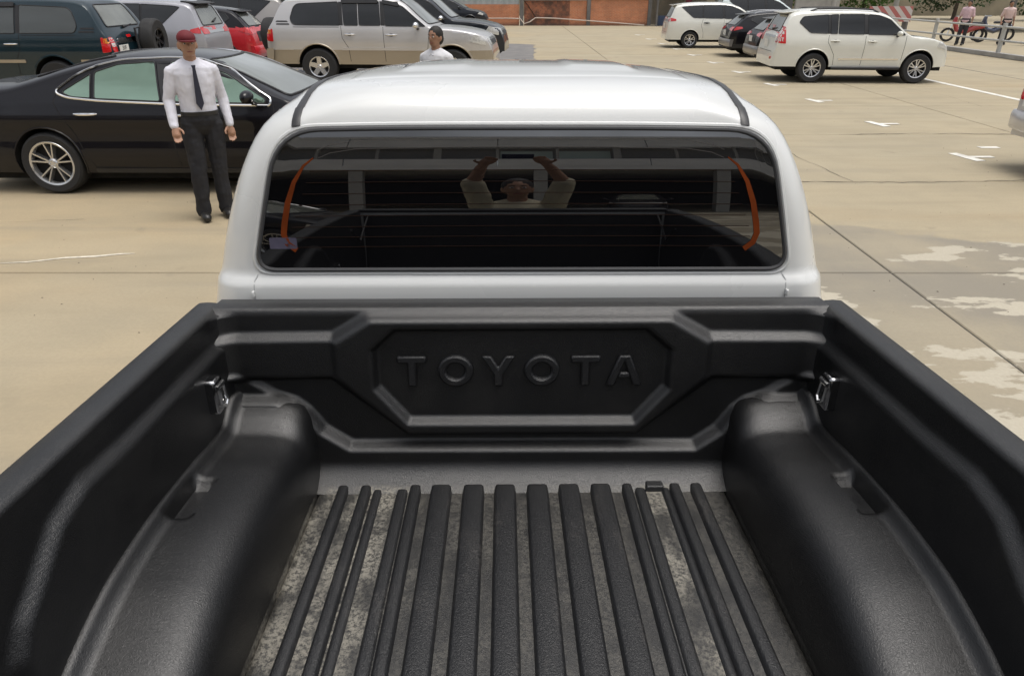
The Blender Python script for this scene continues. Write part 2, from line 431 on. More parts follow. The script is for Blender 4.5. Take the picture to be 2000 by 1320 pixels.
# hairline cracks in the slabs, grit and a chalky streak
M_CRACK = pm('dirty crack', (.07, .06, .048), .95, var=.3)
def crack(pts, w):
    V = []; out = []
    for a, b_ in zip(pts, pts[1:]):
        a, b_ = Vector(a), Vector(b_); n = max(2, int((b_ - a).length / .12))
        for k in range(n): out.append(a.lerp(b_, k / n) + Vector((random.uniform(-.022, .022), random.uniform(-.022, .022))))
    out.append(Vector(pts[-1])); F = []
    for i, p in enumerate(out):
        d = (out[min(i + 1, len(out) - 1)] - out[max(i - 1, 0)]).normalized(); n = Vector((-d.y, d.x)) * w * random.uniform(.3, 1.)
        V += [(p.x - n.x, p.y - n.y, .0035), (p.x + n.x, p.y + n.y, .0035)]
    for i in range(len(out) - 1): F.append((2*i, 2*i+1, 2*i+3, 2*i+2))
    return mk('slab_crack', V, F, M_CRACK, lot, False)
for pts, w in (([(3.90, 10.4), (3.95, 9.6), (4.10, 8.45)], .005), ([(5.2, 11.47), (6.6, 11.6), (8.0, 11.50)], .014), ([(8.05, 8.40), (6.4, 8.52), (4.9, 8.40), (3.15, 8.45)], .012), ([(-6.5, 6.9), (-5.4, 6.75), (-4.3, 6.9)], .003), ([(9.2, 14.4), (9.4, 16.0), (9.1, 17.5)], .004)): crack(pts, w)
m = MB()
for k in range(420):
    a = random.random(); x = random.uniform(-9, -1.0) if a < .5 else random.uniform(1.0, 9); y = 2.2 + 12 * random.random() ** 1.6
    r_ = random.uniform(.003, .011); h_ = r_ * .5; an = random.uniform(0, 3.14); c_, s_ = math.cos(an) * r_, math.sin(an) * r_
    m.add([(x - c_, y - s_, .001), (x + s_ * .5, y - c_ * .5, .001), (x + c_, y + s_, .001), (x - s_ * .5, y + c_ * .5, .001), (x, y, .001 + h_)], [(0, 1, 4), (1, 2, 4), (2, 3, 4), (3, 0, 4)])
gr = m.build('grit', pm('dark grit', (.10, .08, .06), .9, var=.4), None, False); tag(gr, kind='stuff')
m = MB(); m.tube([(-4.35, 5.62, .003), (-4.1, 5.66, .003), (-3.85, 5.76, .003), (-3.6, 5.80, .003), (-3.42, 5.86, .003), (-3.3, 5.87, .003)], [.004, .012, .018, .022, .018, .004], 6); m.V = [(x, y, .0035 + (z - .003) * .05) for x, y, z in m.V]
tag(m.build('chalk_streak', pm('pale chalk', (.60, .55, .45), .9, var=.2, vscale=20), None), 'thin pale streak on the concrete left of the cab', 'marking')

# ------------------------------------------------------------------ wheels
WCACHE = {}
def wheel_set(key, r, ri, w, spokes, sw, mat, pair=0., dark=None):
    """source meshes for wheel (backing disc), tyre and rim; axle along Y, outer face at +Y"""
    if key in WCACHE: return WCACHE[key]
    t = MB(); t.lathe([(ri, -w*.42), (r*.9, -w*.5), (r*.965, -w*.43), (r*.995, -w*.3), (r, 0), (r*.995, w*.3), (r*.965, w*.43), (r*.9, w*.5), (ri+.012, w*.47), (ri, w*.40), (ri-.01, w*.3), (ri-.01, -w*.3)], 40, 'Y', True)
    for k in range(3):      # tread grooves read as thin rings
        h = (-.16 + .16 * k) * w; t.lathe([(r*1.002, h-.004), (r*1.004, h-.012), (r*1.004, h+.012-.03)], 40, 'Y')
    tyre = t.build('tyre', M_TYRE)
    b = MB(); b.lathe([(0.001, w*.08), (ri*.96, w*.08), (ri*.985, -w*.3)], 28, 'Y'); back = b.build('wheel', M_DARK)
    m = MB(); m.lathe([(ri-.003, w*.18), (ri+.006, w*.45), (ri+.001, w*.475), (ri-.018, w*.44), (ri-.024, w*.2)], 40, 'Y')
    hub = ri*.22
    m.lathe([(.001, w*.40), (hub*.7, w*.40), (hub, w*.34), (hub*1.05, w*.12)], 20, 'Y')
    for k in range(spokes):
        for sgn in ((-1, 1) if pair else (0,)):
            a = 2*math.pi*k/spokes + math.pi/2
            a0, a1 = a + sgn*pair*.45, a + sgn*pair
            h0, h1 = w*.33, w*.42
            c0 = Vector((math.cos(a0)*hub*.8, 0, math.sin(a0)*hub*.8)); c1 = Vector((math.cos(a1)*(ri-.012), 0, math.sin(a1)*(ri-.012)))
            d = (c1-c0).normalized(); n = Vector((-d.z, 0, d.x))
            P = [c0-n*sw*.62, c0+n*sw*.62, c1+n*sw*.5, c1-n*sw*.5]
            V = [p+Vector((0, h, 0)) for p, h in zip(P, (h0, h0, h1, h1))] + [p*1.0+Vector((0, w*.1, 0))+q for p, q in zip(P, (-n*sw*.2, n*sw*.2, n*sw*.2, -n*sw*.2))]
            m.add(V, [(0, 1, 2, 3), (4, 7, 6, 5), (0, 4, 5, 1), (1, 5, 6, 2), (2, 6, 7, 3), (3, 7, 4, 0)])
    for k in range(5):
        a = 2*math.pi*k/5; m.ell((math.cos(a)*hub*.62, w*.405, math.sin(a)*hub*.62), (.011, .008, .011), 8, 4)
    rim = m.build('rim', mat, None, True, 30)
    for o in (tyre, back, rim): COL.objects.unlink(o)
    WCACHE[key] = (back, tyre, rim); return WCACHE[key]
def put_wheel(ws, parent, loc, rz, rx=0.):
    w = share('wheel', ws[0], parent, loc, (rx, 0, rz)); share('tyre', ws[1], w); share('rim', ws[2], w); return w

# ------------------------------------------------------------------ the pickup truck
ZR = 1.386                                   # height of the bed rail above the truck's own base line
RAKE, YAW = R(3.5), math.atan(15 / 1380)
rot = Euler((-RAKE, 0, YAW), 'XYZ')
root_loc = Vector((0, 0, CAM_H)) - rot.to_matrix() @ Vector((-.041, -1.608, .592 + ZR))
truck = empty('pickup_truck', root_loc, rot=rot)
tag(truck, 'white double cab pickup truck with black bed liner, seen from its tailgate', 'pickup')
def on_truck(o): o.location = (o.location[0], o.location[1], o.location[2] + ZR); return o

t = NT('grained black liner'); tc = t.n.new('ShaderNodeTexCoord'); P = tc.outputs['Object']
sx = t.n.new('ShaderNodeSeparateXYZ'); t.l.new(P, sx.inputs[0])
g1 = t.noise(P, 290, 3, .5, 1.6); g2 = t.noise(P, 600, 2)
t.bump(t.math('ADD', t.math('MULTIPLY', g1, .8), t.math('MULTIPLY', g2, .25)), .42, .0030)
def liner_colour(t, P, sx, dusty):
    base = t.mix(t.ramp(t.noise(P, 5, 4), .3, .7), (.0016, .0017, .0021), (.003, .0032, .0039))
    if dusty:
        speck = t.noise(P, 150, 6, .75); cloud = t.noise(t.scalev(P, (1.4, .8, 1)), 7, 5, .6); blot = t.noise(P, 22, 4)
        low = t.ramp(sx.outputs[2], -.4455, -.436, 1, 0)
        start = t.ramp(sx.outputs[1], -.075, -.062, 1, 0)
        left = t.ramp(sx.outputs[0], -.34, -.22, 1, .24)
        r1 = t.math('MULTIPLY', t.ramp(sx.outputs[0], .292, .300), t.ramp(sx.outputs[0], .372, .38, 1, 0))
        wgt = t.math('MAXIMUM', left, r1)
        wgt = t.math('MULTIPLY', wgt, t.ramp(sx.outputs[1], -.8, -.3, .75, 1.0))
        amt = t.math('MULTIPLY', t.math('MULTIPLY', t.ramp(cloud, .36, .58, .12, 1.), wgt), t.math('MULTIPLY', low, start))
        sp = t.math('MULTIPLY', t.ramp(speck, .42, .56, .12, 1.), t.ramp(blot, .36, .44, .45, 1.))
        fac = t.math('MULTIPLY', amt, sp)
        base = t.mix(t.math('MULTIPLY', fac, .80), base, (.27, .25, .205)); rgh = t.math('ADD', t.math('MULTIPLY', fac, .35), .39)
        hz = t.math('MULTIPLY', t.math('MULTIPLY', low, start), .055)
        base = t.mix(hz, base, (.19, .185, .175)); t.l.new(rgh, t.p.inputs['Roughness'])
    else: t.p.inputs['Roughness'].default_value = .39
    scr = t.math('MULTIPLY', t.ramp(t.noise(t.scalev(P, (55, 4, 20)), 1.0, 6, .7), .64, .70), t.ramp(t.noise(P, 2.2, 3), .48, .62))
    film = t.math('MULTIPLY', t.ramp(t.noise(P, 3.2, 6, .65), .45, .75), .045)
    base = t.mix(t.math('MAXIMUM', t.math('MULTIPLY', scr, .10), film), base, (.21, .20, .18))
    t.l.new(base, t.p.inputs['Base Color'])
liner_colour(t, P, sx, True); t.p.inputs['Specular IOR Level'].default_value = .8; M_LINER = t.m
t = NT('liner rib'); tc = t.n.new('ShaderNodeTexCoord'); P = tc.outputs['Object']; sx = t.n.new('ShaderNodeSeparateXYZ'); t.l.new(P, sx.inputs[0])
g1 = t.noise(P, 260, 3, .5, 1.4); t.bump(g1, .5, .003)
cl = t.noise(t.scalev(P, (3, 1, 1)), 5, 4); spk = t.noise(P, 140, 5, .7)
wear = t.math('MULTIPLY', t.ramp(cl, .52, .72), t.ramp(spk, .42, .62))
t.l.new(t.mix(t.math('MULTIPLY', wear, .28), (.003, .0034, .0046), (.11, .10, .09)), t.p.inputs['Base Color']); t.p.inputs['Roughness'].default_value = .44
t.p.inputs['Specular IOR Level'].default_value = .8; M_RIB = t.m

ZF = -.45
ztop = mono([(0, -.226), (.055, -.229), (.095, -.242), (.15, -.270), (.19, -.271), (.3, -.262), (.5, -.254), (.64, -.262), (.78, -.295), (.92, -.36), (1.05, -.435), (1.10, -.449), (1.7, -.4492)])
LEDGE = [(.1, -.082), (-.5, -.074), (-.64, -.066), (-.72, -.084), (-.80, -.14), (-.84, -.165), (-.87, -.21), (-.87, -.6), (.1, -.6)]
def wall_x(y, z):
    p = .019 * sstep(-.013, .013, sdp(y, z, LEDGE))
    cor = .028 * max(0, (y + .075) / .07) ** 2 if y > -.075 else 0      # rounded corner towards the headboard
    return .737 + z * .028 - p - min(cor, .03)
def side_profile(y):
    zt = ztop(-y); out = [(.802, -.075), (.803, -.016), (.799, -.006), (.790, 0), (.770, .002), (.750, .0005), (.741, -.003), (.7365, -.010)]
    zl = zt + .024
    for k in range(34):
        z = -.014 + (zl + .014) * k / 33; out.append((wall_x(y, z), z))
    xw = wall_x(y, zl)
    h = max(0., min(1., (zt - ZF) / .06))
    out += [(xw - .004, zt + .0240), (xw - .009, zt + .0215), (xw - .0125, zt + .017), (xw - .016, zt + .012), (xw - .020, zt + .007), (xw - .026, zt + .002)]
    xi = .512; x0 = xw - .03; n = 4.6; q = []
    for k in range(91):
        a = math.pi / 2 * k / 90
        q.append((x0 + (xi - x0) * math.sin(a) ** (2 / n), ZF + (zt - ZF) * math.cos(a) ** (2 / n) - .012 * (1 - math.cos(a)) * h * math.sin(a) ** .5))
    cum = [0.]
    for k in range(90): cum.append(cum[-1] + math.hypot(q[k + 1][0] - q[k][0], q[k + 1][1] - q[k][1]))
    j = 0
    for k in range(44):
        s_ = cum[-1] * k / 43
        while j < 89 and cum[j + 1] < s_: j += 1
        f_ = (s_ - cum[j]) / max(1e-9, cum[j + 1] - cum[j]); out.append((q[j][0] + (q[j + 1][0] - q[j][0]) * f_, q[j][1] + (q[j + 1][1] - q[j][1]) * f_))
    return out + [(.504, ZF - .0), (.49, ZF - .0005)]
ys = []
y = .03
while y > -1.02: ys.append(y); y -= .0085
while y > -1.555: ys.append(y); y -= .04
ys.append(-1.56)
liner = MB()
NP = len(side_profile(-.3))
for sgn in (-1, 1):
    V = []
    for y in ys:
        zt = ztop(-y)
        notch = sstep(-.355, -.345, y) * 0 + sstep(-.482, -.470, y) * (1 - sstep(-.352, -.340, y))
        for (px, pz) in side_profile(y):
            xl = wall_x(y, zt + .024)
            if notch > 0 and xl - .060 < px < xl - .010 and pz > zt - .02:
                f_ = notch * sstep(xl - .060, xl - .053, px) * (1 - sstep(xl - .0165, xl - .0105, px)); pz = pz + (zt - .022 - pz) * f_
            V.append((sgn * px, y, pz))
    F = []
    for i in range(len(ys) - 1):
        for k in range(NP - 1):
            q = (i * NP + k, i * NP + k + 1, (i + 1) * NP + k + 1, (i + 1) * NP + k); F.append(q if sgn > 0 else q[::-1])
    liner.add(V, F)
# headboard
PA = [(-.85, -.069), (-.458, -.065), (-.372, -.014), (.362, -.014), (.458, -.068), (.85, -.072), (.85, -.178), (.47, -.176), (.292, -.325), (-.288, -.325), (-.468, -.173), (-.85, -.175)]
PO = [(-.455, -.075), (-.36, -.016), (.352, -.016), (.455, -.077), (.455, -.17), (.288, -.322), (-.285, -.322), (-.455, -.167)]
PI_ = [(-.358, -.095), (-.305, -.047), (.300, -.047), (.358, -.097), (.358, -.197), (.281, -.288), (-.282, -.286), (-.358, -.194)]
PK = [(-.85, -.222), (-.60, -.224), (-.565, -.236), (-.535, -.262), (-.50, -.312), (-.434, -.358), (.44, -.362), (.50, -.317), (.535, -.266), (.565, -.24), (.60, -.228), (.85, -.226), (.85, -.7), (-.85, -.7)]
PT = [(-.85, -.155), (-.70, -.160), (-.57, -.245), (-.85, -.25)]; PT2 = [(-x, z - .003) for x, z in PT]
def head_p(x, z):
    p = .024 * sstep(-.011, .011, sdp(x, z, PA)) + .010 * sstep(-.010, .010, sdp(x, z, PO))
    if abs(x) < .39 and z > -.32: p -= .024 * sstep(-.010, .009, sdp(x, z, PI_))
    if z < -.2: p += .034 * sstep(-.011, .011, sdp(x, z, PK))
    if z < -.13 and abs(x) > .53: p += .014 * sstep(-.010, .010, sdp(x, z, PT if x < 0 else PT2))
    if abs(x) > .68: p += .03 * ((abs(x) - .68) / .06) ** 2
    if z < -.392: p += .058 * ((-.392 - z) / .058) ** 2
    return p
xs = [-.745 + 1.49 * i / 298 for i in range(299)]
zs = [-.016 - (.434) * k / 96 for k in range(97)]
V = []; F = []
for x in xs:
    V += [(x, .062, -.06), (x, .062, -.008), (x, .056, 0), (x, .02, .0015), (x, -.004, 0), (x, -.0105, -.003), (x, -.0135, -.009)]
    for z in zs: V.append((x, -.0145 + z * .05 - head_p(x, z), z))
k = 7 + len(zs)
for i in range(len(xs) - 1):
    for j in range(k - 1): F.append((i * k + j, i * k + j + 1, (i + 1) * k + j + 1, (i + 1) * k + j))
liner.add(V, F)
fy = [-.085, -.3, -.6, -.9, -1.2, -1.56]
V = [(x, y, ZF) for y in fy for x in (-.4915, -.25, 0, .25, .4915)]
F = [(j * 5 + i, j * 5 + i + 1, (j + 1) * 5 + i + 1, (j + 1) * 5 + i) for j in range(len(fy) - 1) for i in range(4)]
liner.add(V, F)
lin = mk('bed_liner', liner.V, liner.F, M_LINER, truck, True, 70); on_truck(lin)
lin['label'] = 'black grained plastic bed liner with dusty grooves'
def rib(x, w, y0=-.096, y1=-1.52, h=.0125):
    prof = [(-w/2-.005, -.001), (-w/2-.001, h*.8), (-w/2+.004, h), (w/2-.004, h), (w/2+.001, h*.8), (w/2+.005, -.001)]
    st = [(y0, .02, .8), (y0-.004, .55, .93), (y0-.012, .95, 1), (y0-.02, 1, 1), (-.5, 1, 1), (-1., 1, 1), (y1, 1, 1)]
    V = [(x+a*ws, yy, ZF+max(-.001, b*hs)) for yy, hs, ws in st for a, b in prof]; n = len(prof)
    F = [(i*n+j, i*n+j+1, (i+1)*n+j+1, (i+1)*n+j) for i in range(len(st)-1) for j in range(n-1)]
    m = MB(); m.V = V; m.F = F; return m.build('rib', M_RIB, lin, True, 50)
for x, w in [(-.449, .021), (-.392, .021), (-.268, .022), (-.203, .045), (-.122, .046), (-.043, .046), (.038, .047), (.117, .046), (.197, .045), (.264, .021), (.384, .022), (.438, .024)]: rib(x, w)
for x, w in [(-.362, .014), (-.300, .020), (.296, .020), (.360, .012)]: rib(x, w, -.10, -1.52, .006)
m = MB(); m.box((.333, -.112, ZF + .007), (.052, .034, .016), None, .8); m.build('drain_block', M_RIB, lin, bevel=.003)
# raised letters, each its own piece
def letter(ch, x):
    H2 = .040; z0 = -.156
    if ch == 'O':
        m = MB(); n = 48; V = []; F = []
        for i in range(n):
            a = 2*math.pi*i/n; c, s = math.cos(a), math.sin(a)
            for ro, ri2, d in ((.0455, .0430, 0.), (.0430, .0405, .009), (.0385, .036, .0125), (.028, .026, .0125), (.0235, .0215, .009), (.021, .019, 0.)):
                V.append((c*ro, -d, s*ri2))
        for i in range(n):
            for q in range(5): F.append((i*6+q, i*6+q+1, ((i+1) % n)*6+q+1, ((i+1) % n)*6+q))
        m.add(V, F)
    else:
        q = {'T': [(-.036, .040), (.036, .040), (.036, .021), (.011, .021), (.011, -.040), (-.011, -.040), (-.011, .021), (-.036, .021)],
             'Y': [(-.042, .040), (-.017, .040), (0, .010), (.017, .040), (.042, .040), (.0115, -.010), (.0115, -.040), (-.0115, -.040), (-.0115, -.010)]}.get(ch)
        m = MB()
        def slab(poly):
            n = len(poly); c = Vector((sum(a for a, b in poly)/n, sum(b for a, b in poly)/n))
            m.prism(poly, .0, -.0125)
        if q: slab(q)
        else:
            slab([(-.045, -.040), (-.014, .040), (0.0, .040), (0.0, .022), (-.0225, -.040)]); slab([(.045, -.040), (.0225, -.040), (0.0, .022), (0.0, .040), (.014, .040)])
            slab([(-.017, -.020), (.017, -.020), (.011, -.004), (-.011, -.004)])
    o = m.build('raised_letter', M_RIB, lin, True, 30, bevel=.0 if ch == 'O' else .0045)
    o.location = (x, -.0145 + z0 * .05 - head_p(x, z0) + .002, z0); o.rotation_euler = (R(-2.9), 0, 0); return o
for ch, x in zip('TOYOTA', (-.270, -.163, -.058, .049, .156, .252)): letter(ch, x)

# tie-down hooks
def hook(sgn, y, z):
    xw = wall_x(y, z)
    m = MB(); m.box((0, 0, 0), (.036, .050, .082), None, .88)
    o = m.build('tie_down_hook', pm('dark chrome', (.42, .42, .43), .12, 1.), truck, True, 30, bevel=.006); o.location = (sgn * (xw - .006), y, z); on_truck(o)
    m = MB(); m.box((-sgn * .0165, 0, .004), (.005, .030, .050)); m.build('hook_recess', M_DARK, o, True, 30, bevel=.002)
    m = MB(); m.tube([(-sgn * .018, -.013, .018), (-sgn * .022, -.014, -.016), (-sgn * .023, 0, -.027), (-sgn * .022, .014, -.016), (-sgn * .018, .013, .018)], .0052, 8); m.build('hook_ring', M_CHROME, o)
    m = MB(); m.tube([(-sgn * .017, -.019, .023), (-sgn * .017, .019, .023)], .006, 8); m.build('hook_pin', M_CHROME, o)
for s in (-1, 1):
    hook(s, -.162, -.152); hook(s, -.94, -.235)

# cab shell: level rings from sill to roof
LV = [(-.95, .82, .13, .12), (-.6, .862, .12, .12), (-.3, .858, .11, .12), (-.12, .832, .102, .12), (-.02, .806, .100, .12), (.012, .800, .100, .12), (.026, .797, .103, .12), (.036, .793, .113, .12), (.046, .790, .118, .12), (.06, .786, .1195, .12), (.10, .776, .1200, .125),
      (.13, .767, .1206, .13), (.165, .756, .1215, .132), (.2, .744, .1227, .135), (.235, .731, .1245, .14), (.27, .717, .127, .145), (.305, .701, .1305, .15), (.34, .683, .135, .155), (.37, .665, .1405, .165), (.40, .643, .148, .175), (.42, .626, .1555, .185), (.44, .605, .166, .195),
      (.455, .585, .178, .205), (.47, .572, .196, .22), (.482, .555, .220, .235), (.492, .535, .252, .25), (.502, .505, .305, .27), (.510, .468, .37, .28), (.517, .415, .455, .29), (.523, .34, .555, .28), (.5275, .22, .66, .2), (.530, .12, .76, .1), (.5305, .04, .83, .03)]
def _rc(z): return .10 if z < .39 else .10 + .17 * sstep(.39, .51, z)
LV = [(z, w, yr, min(rc, _rc(z)) if z < .505 else rc) for z, w, yr, rc in LV]
yfront = mono([(-1., 1.88), (-.05, 1.88), (.0, 1.85), (.2, 1.62), (.4, 1.40), (.455, 1.335), (.482, 1.285), (.502, 1.22), (.51, 1.17), (.517, 1.11), (.523, 1.03), (.5275, .96), (.53, .91), (.5305, .88)])
V = []; F = []
def ring(z, w, yr, rc):
    yf = yfront(z); rc = min(rc, w * .95, (yf - yr) * .48); pts = []
    def arc(cx, cy, a0, a1, n): return [(cx + rc * math.cos(a0 + (a1 - a0) * i / n), cy + rc * math.sin(a0 + (a1 - a0) * i / n)) for i in range(n)]
    def ln(a, b, n): return [(a[0] + (b[0] - a[0]) * i / n, a[1] + (b[1] - a[1]) * i / n) for i in range(n)]
    x = w - rc
    pts += ln((-x, yr), (x, yr), 40) + arc(x, yr + rc, -math.pi / 2, 0, 12) + ln((w, yr + rc), (w, yf - rc), 24) + arc(x, yf - rc, 0, math.pi / 2, 10)
    pts += ln((x, yf), (-x, yf), 40) + arc(-x, yf - rc, math.pi / 2, math.pi, 10) + ln((-w, yf - rc), (-w, yr + rc), 24) + arc(-x, yr + rc, math.pi, 1.5 * math.pi, 12)
    return pts
for z, w, yr, rc in LV:
    for (x, y) in ring(z, w, yr, rc): V.append((x, y, z + (.0 if z < .48 else 0)))
k = len(ring(*LV[5]))
for i in range(len(LV) - 1):
    for j in range(k): F.append((i * k + j, i * k + (j + 1) % k, (i + 1) * k + (j + 1) % k, (i + 1) * k + j))
F.append(tuple((len(LV) - 1) * k + j for j in range(k)))
cabS = Surf(V, F)
m = MB(); m.V = [tuple(v) for v in V]; m.F = F
cab = m.build('cab', M_WHITE, truck, True, 60); on_truck(cab)
WIN = rnd([(-.671, .057), (.679, .055), (.598, .392), (.30, .398), (-.28, .399), (-.582, .394)], [.055, .055, .10, .2, .2, .10], 8)
t = NT('black tinted rear glass'); t.p.inputs['Base Color'].default_value = (.004, .004, .0048, 1); t.p.inputs['Roughness'].default_value = .0
t.p.inputs['IOR'].default_value = 2.25; tc = t.n.new('ShaderNodeTexCoord')
t.l.new(t.ramp(t.noise(tc.outputs['Object'], 3, 3), .4, .7, .0, .012), t.p.inputs['Roughness']); M_RGLASS = t.m
win = cabS.patch('rear_window', WIN, 'Y-', M_RGLASS, truck, .003, .03); on_truck(win)
for p in win.data.polygons: p.use_smooth = True
M_GASKET = pm('grey rubber seal', (.06, .06, .062), .35)
m = MB(); m.tube([p for p, n in cabS.line(WIN, 'Y-', .003, .02, True)], .0055, 8, True); on_truck(m.build('window_seal', M_GASKET, truck))
m = MB(); OUT = [(x * 1.018, .23 + (z - .23) * 1.06) for x, z in WIN]; m.tube([p for p, n in cabS.line(OUT, 'Y-', -.0025, .02, True)], .006, 8, True); on_truck(m.build('window_flange', M_WHITE, truck))
M_HEAT = pm('burnt orange bus bar', (.15, .032, .008), .7, 0, .05, var=.2, vscale=20)
M_HEATL = pm('heater filament', (.017, .008, .005), .7, 0, .1)
M_HEATG = pm('pale filament', (.05, .045, .042), .6)
def wpath(lst): return lst
for s in (-1, 1):
    q = [(.500 * s, .332), (.525 * s, .314), (.552 * s, .275), (.572 * s, .225), (.585 * s, .175), (.590 * s, .148), (.583 * s, .125), (.562 * s, .108)]
    m = MB(); wd = [.003, .007, .010, .013, .0145, .015, .015, .014]
    L = cabS.line(q, 'Y-', .0045, .02); n = len(L); VV = []
    for i, (p, nn) in enumerate(L):
        a = L[max(0, i - 1)][0]; b_ = L[min(n - 1, i + 1)][0]; c = nn.cross((b_ - a).normalized()).normalized(); f_ = i / (n - 1) * (len(wd) - 1); wi = wd[int(f_)] + (wd[min(len(wd) - 1, int(f_) + 1)] - wd[int(f_)]) * (f_ % 1)
        VV += [p - c * wi / 2, p + c * wi / 2]
    m.add(VV, [(2 * i, 2 * i + 1, 2 * i + 3, 2 * i + 2) for i in range(n - 1)])
    o = m.build('heater_bus_bar', M_HEAT, win); 
for i, z in enumerate([.115, .140, .166, .193, .220, .247, .274, .301]):
    xe = .575 - max(0, z - .15) * .42
    m = MB(); cabS.ribbon(m, [(-xe, z), (-.3, z + .002), (0, z + .003), (.3, z + .002), (xe, z)], 'Y-', .0014, .0042, .06); m.build('heater_line', M_HEATL, win)
for dz, c in ((0., M_HEATG), (.018, M_HEATG)):
    m = MB(); cabS.ribbon(m, [(-.49, .331 + dz), (-.46, .343 + dz), (-.40, .352 + dz), (-.2, .356 + dz), (0, .357 + dz), (.2, .356 + dz), (.40, .352 + dz), (.46, .343 + dz), (.49, .331 + dz)], 'Y-', .0014, .0042, .03); m.build('heater_line', c, win)
M_STICK = pm('lavender sticker', (.075, .07, .11), .5, var=.2, vscale=30)
cabS.patch('sticker', rnd([(-.628, .112), (-.560, .112), (-.560, .140), (-.628, .140)], .003, 2), 'Y-', M_STICK, win, .0045, .03)
# roof ditch mouldings
M_DITCH = pm('dark grey moulding', (.03, .03, .032), .4, var=.1)
for s in (-1, 1):
    pts = []
    for z in (.403, .415, .428, .44): pts.append(cabS.hit(s * .538, z, 'Y-', .003))
    for y in (.205, .22, .24, .27, .31, .36, .45, .55, .65, .75, .85, .95, 1.05, 1.15):
        xx = .536 - .02 * sstep(.2, .9, y); pts.append(cabS.hit(s * xx, y, 'T', .003))
    VV = []; n = len(pts)
    for i, (p, nn) in enumerate(pts):
        a = pts[max(0, i - 1)][0]; b_ = pts[min(n - 1, i + 1)][0]; c = nn.cross((b_ - a).normalized()).normalized() * .0105
        VV += [p - c - nn * .01, p - c, p - c * .5 + nn * .002, p + c * .5 + nn * .002, p + c, p + c - nn * .01]
    FF = [(i * 6 + q, i * 6 + q + 1, (i + 1) * 6 + q + 1, (i + 1) * 6 + q) for i in range(n - 1) for q in range(5)] + [tuple(range(6))]
    m = MB(); m.add(VV, FF); on_truck(m.build('roof_moulding', M_DITCH, truck, True, 50))
# pressed roof skin: a broad raised field between two shallow lengthwise steps
nx_, ny_ = 90, 70; Z = []
for j in range(ny_ + 1):
    for i in range(nx_ + 1):
        x = -.50 + 1.0 * i / nx_; y = .30 + .90 * j / ny_; x *= (1 - .10 * (y - .3)); h_ = cabS.hit(x, y, 'T', 0)[0]; Z.append([x, y, h_.z])
for it in range(40):
    Z2 = [p[2] for p in Z]
    for j in range(1, ny_):
        for i in range(1, nx_):
            k_ = j * (nx_ + 1) + i; Z2[k_] = .5 * Z[k_][2] + .125 * (Z[k_ - 1][2] + Z[k_ + 1][2] + Z[k_ - nx_ - 1][2] + Z[k_ + nx_ + 1][2])
    for p, z in zip(Z, Z2): p[2] = z
V = []
for k_, (x, y, z) in enumerate(Z):
    u_ = abs(x) / (1 - .10 * (y - .3)); e_ = min(sstep(.50, .44, u_) if False else 1 - sstep(.43, .495, u_), sstep(.30, .36, y), 1 - sstep(1.12, 1.2, y))
    sub = sstep(.42, .55, y)
    V.append((x, y, z - .006 + .0085 * e_ + sub * (.0065 * (1 - sstep(.31, .345, u_)) - .0045 * (1 - sstep(.13, .165, u_)))))
F = [(j * (nx_ + 1) + i, j * (nx_ + 1) + i + 1, (j + 1) * (nx_ + 1) + i + 1, (j + 1) * (nx_ + 1) + i) for j in range(ny_) for i in range(nx_)]
on_truck(mk('roof_skin', V, F, M_WHITE, truck, True, 80))
# panel seams and nubs low on the cab back
for s in (-1, 1):
    m = MB(); cabS.ribbon(m, [(s * .668, .045), (s * .676, .03), (s * .678, -.03)], 'Y-', .0025, .001, .01); on_truck(m.build('panel_seam', pm('pale seam', (.40, .41, .41), .5), truck))
    m = MB(); m.box((s * .679, .0935, .0), (.006, .014, .016)); on_truck(m.build('clip', M_WHITE, truck, bevel=.002))
# side glass, bed sides, tailgate, nose and wheels: hardly seen from here but they stand there
for s in (-1, 1):
    pr = 'Rt'
    def side_patch(name, poly):     # polygon in (y, z) laid on the cab flank
        Vp = []; 
        q = [(a, b) for a, b in poly]
        v, e, f = delaunay_2d_cdt([Vector(p) for p in q], [(i, (i + 1) % len(q)) for i in range(len(q))], [], 1, 1e-5)[:3]
        for p in v:
            h = cabS.bvh.ray_cast(Vector((s * 5, p[0], p[1])), Vector((-s, 0, 0))); Vp.append(h[0] + h[1] * .004 if h[0] else Vector((s * .8, p[0], p[1])))
        mm = MB(); mm.V = [tuple(x) for x in Vp]; mm.F = [tuple(a) for a in f]; on_truck(mm.build(name, M_GLASS, truck))
    side_patch('side_window', rnd([(.34, .08), (.85, .08), (.85, .39), (.42, .39)], .05)); side_patch('side_window', rnd([(.92, .08), (1.55, .06), (1.32, .37), (.92, .39)], .05))
    m = MB(); m.prism([(-1.60, -.80), (-1.60, -.085), (.08, -.085), (.08, -.80), (-.13, -.80), (-.17, -.66), (-.3, -.5), (-.55, -.44), (-.8, -.5), (-.95, -.66), (-.99, -.80)], s * .79, s * .838, 'yz')
    on_truck(m.build('bed_side', M_WHITE, truck, False, bevel=.01))
m = MB(); m.box((0, -1.605, -.28), (1.58, .07, .52)); tg = on_truck(m.build('tailgate', M_WHITE, truck, False, bevel=.012))
m = MB(); m.box((0, -1.567, -.245), (1.45, .012, .40)); m.box((0, -1.60, -.008), (1.50, .085, .024)); on_truck(m.build('tailgate_liner', M_LINER, truck, False, bevel=.008))
for s in (-1, 1):
    m = MB(); m.tube([(s * .70, -1.56, -.05), (s * .715, -1.40, -.20), (s * .72, -1.25, -.10)], .006, 6); on_truck(m.build('tailgate_cable', M_PLASTIC, truck))
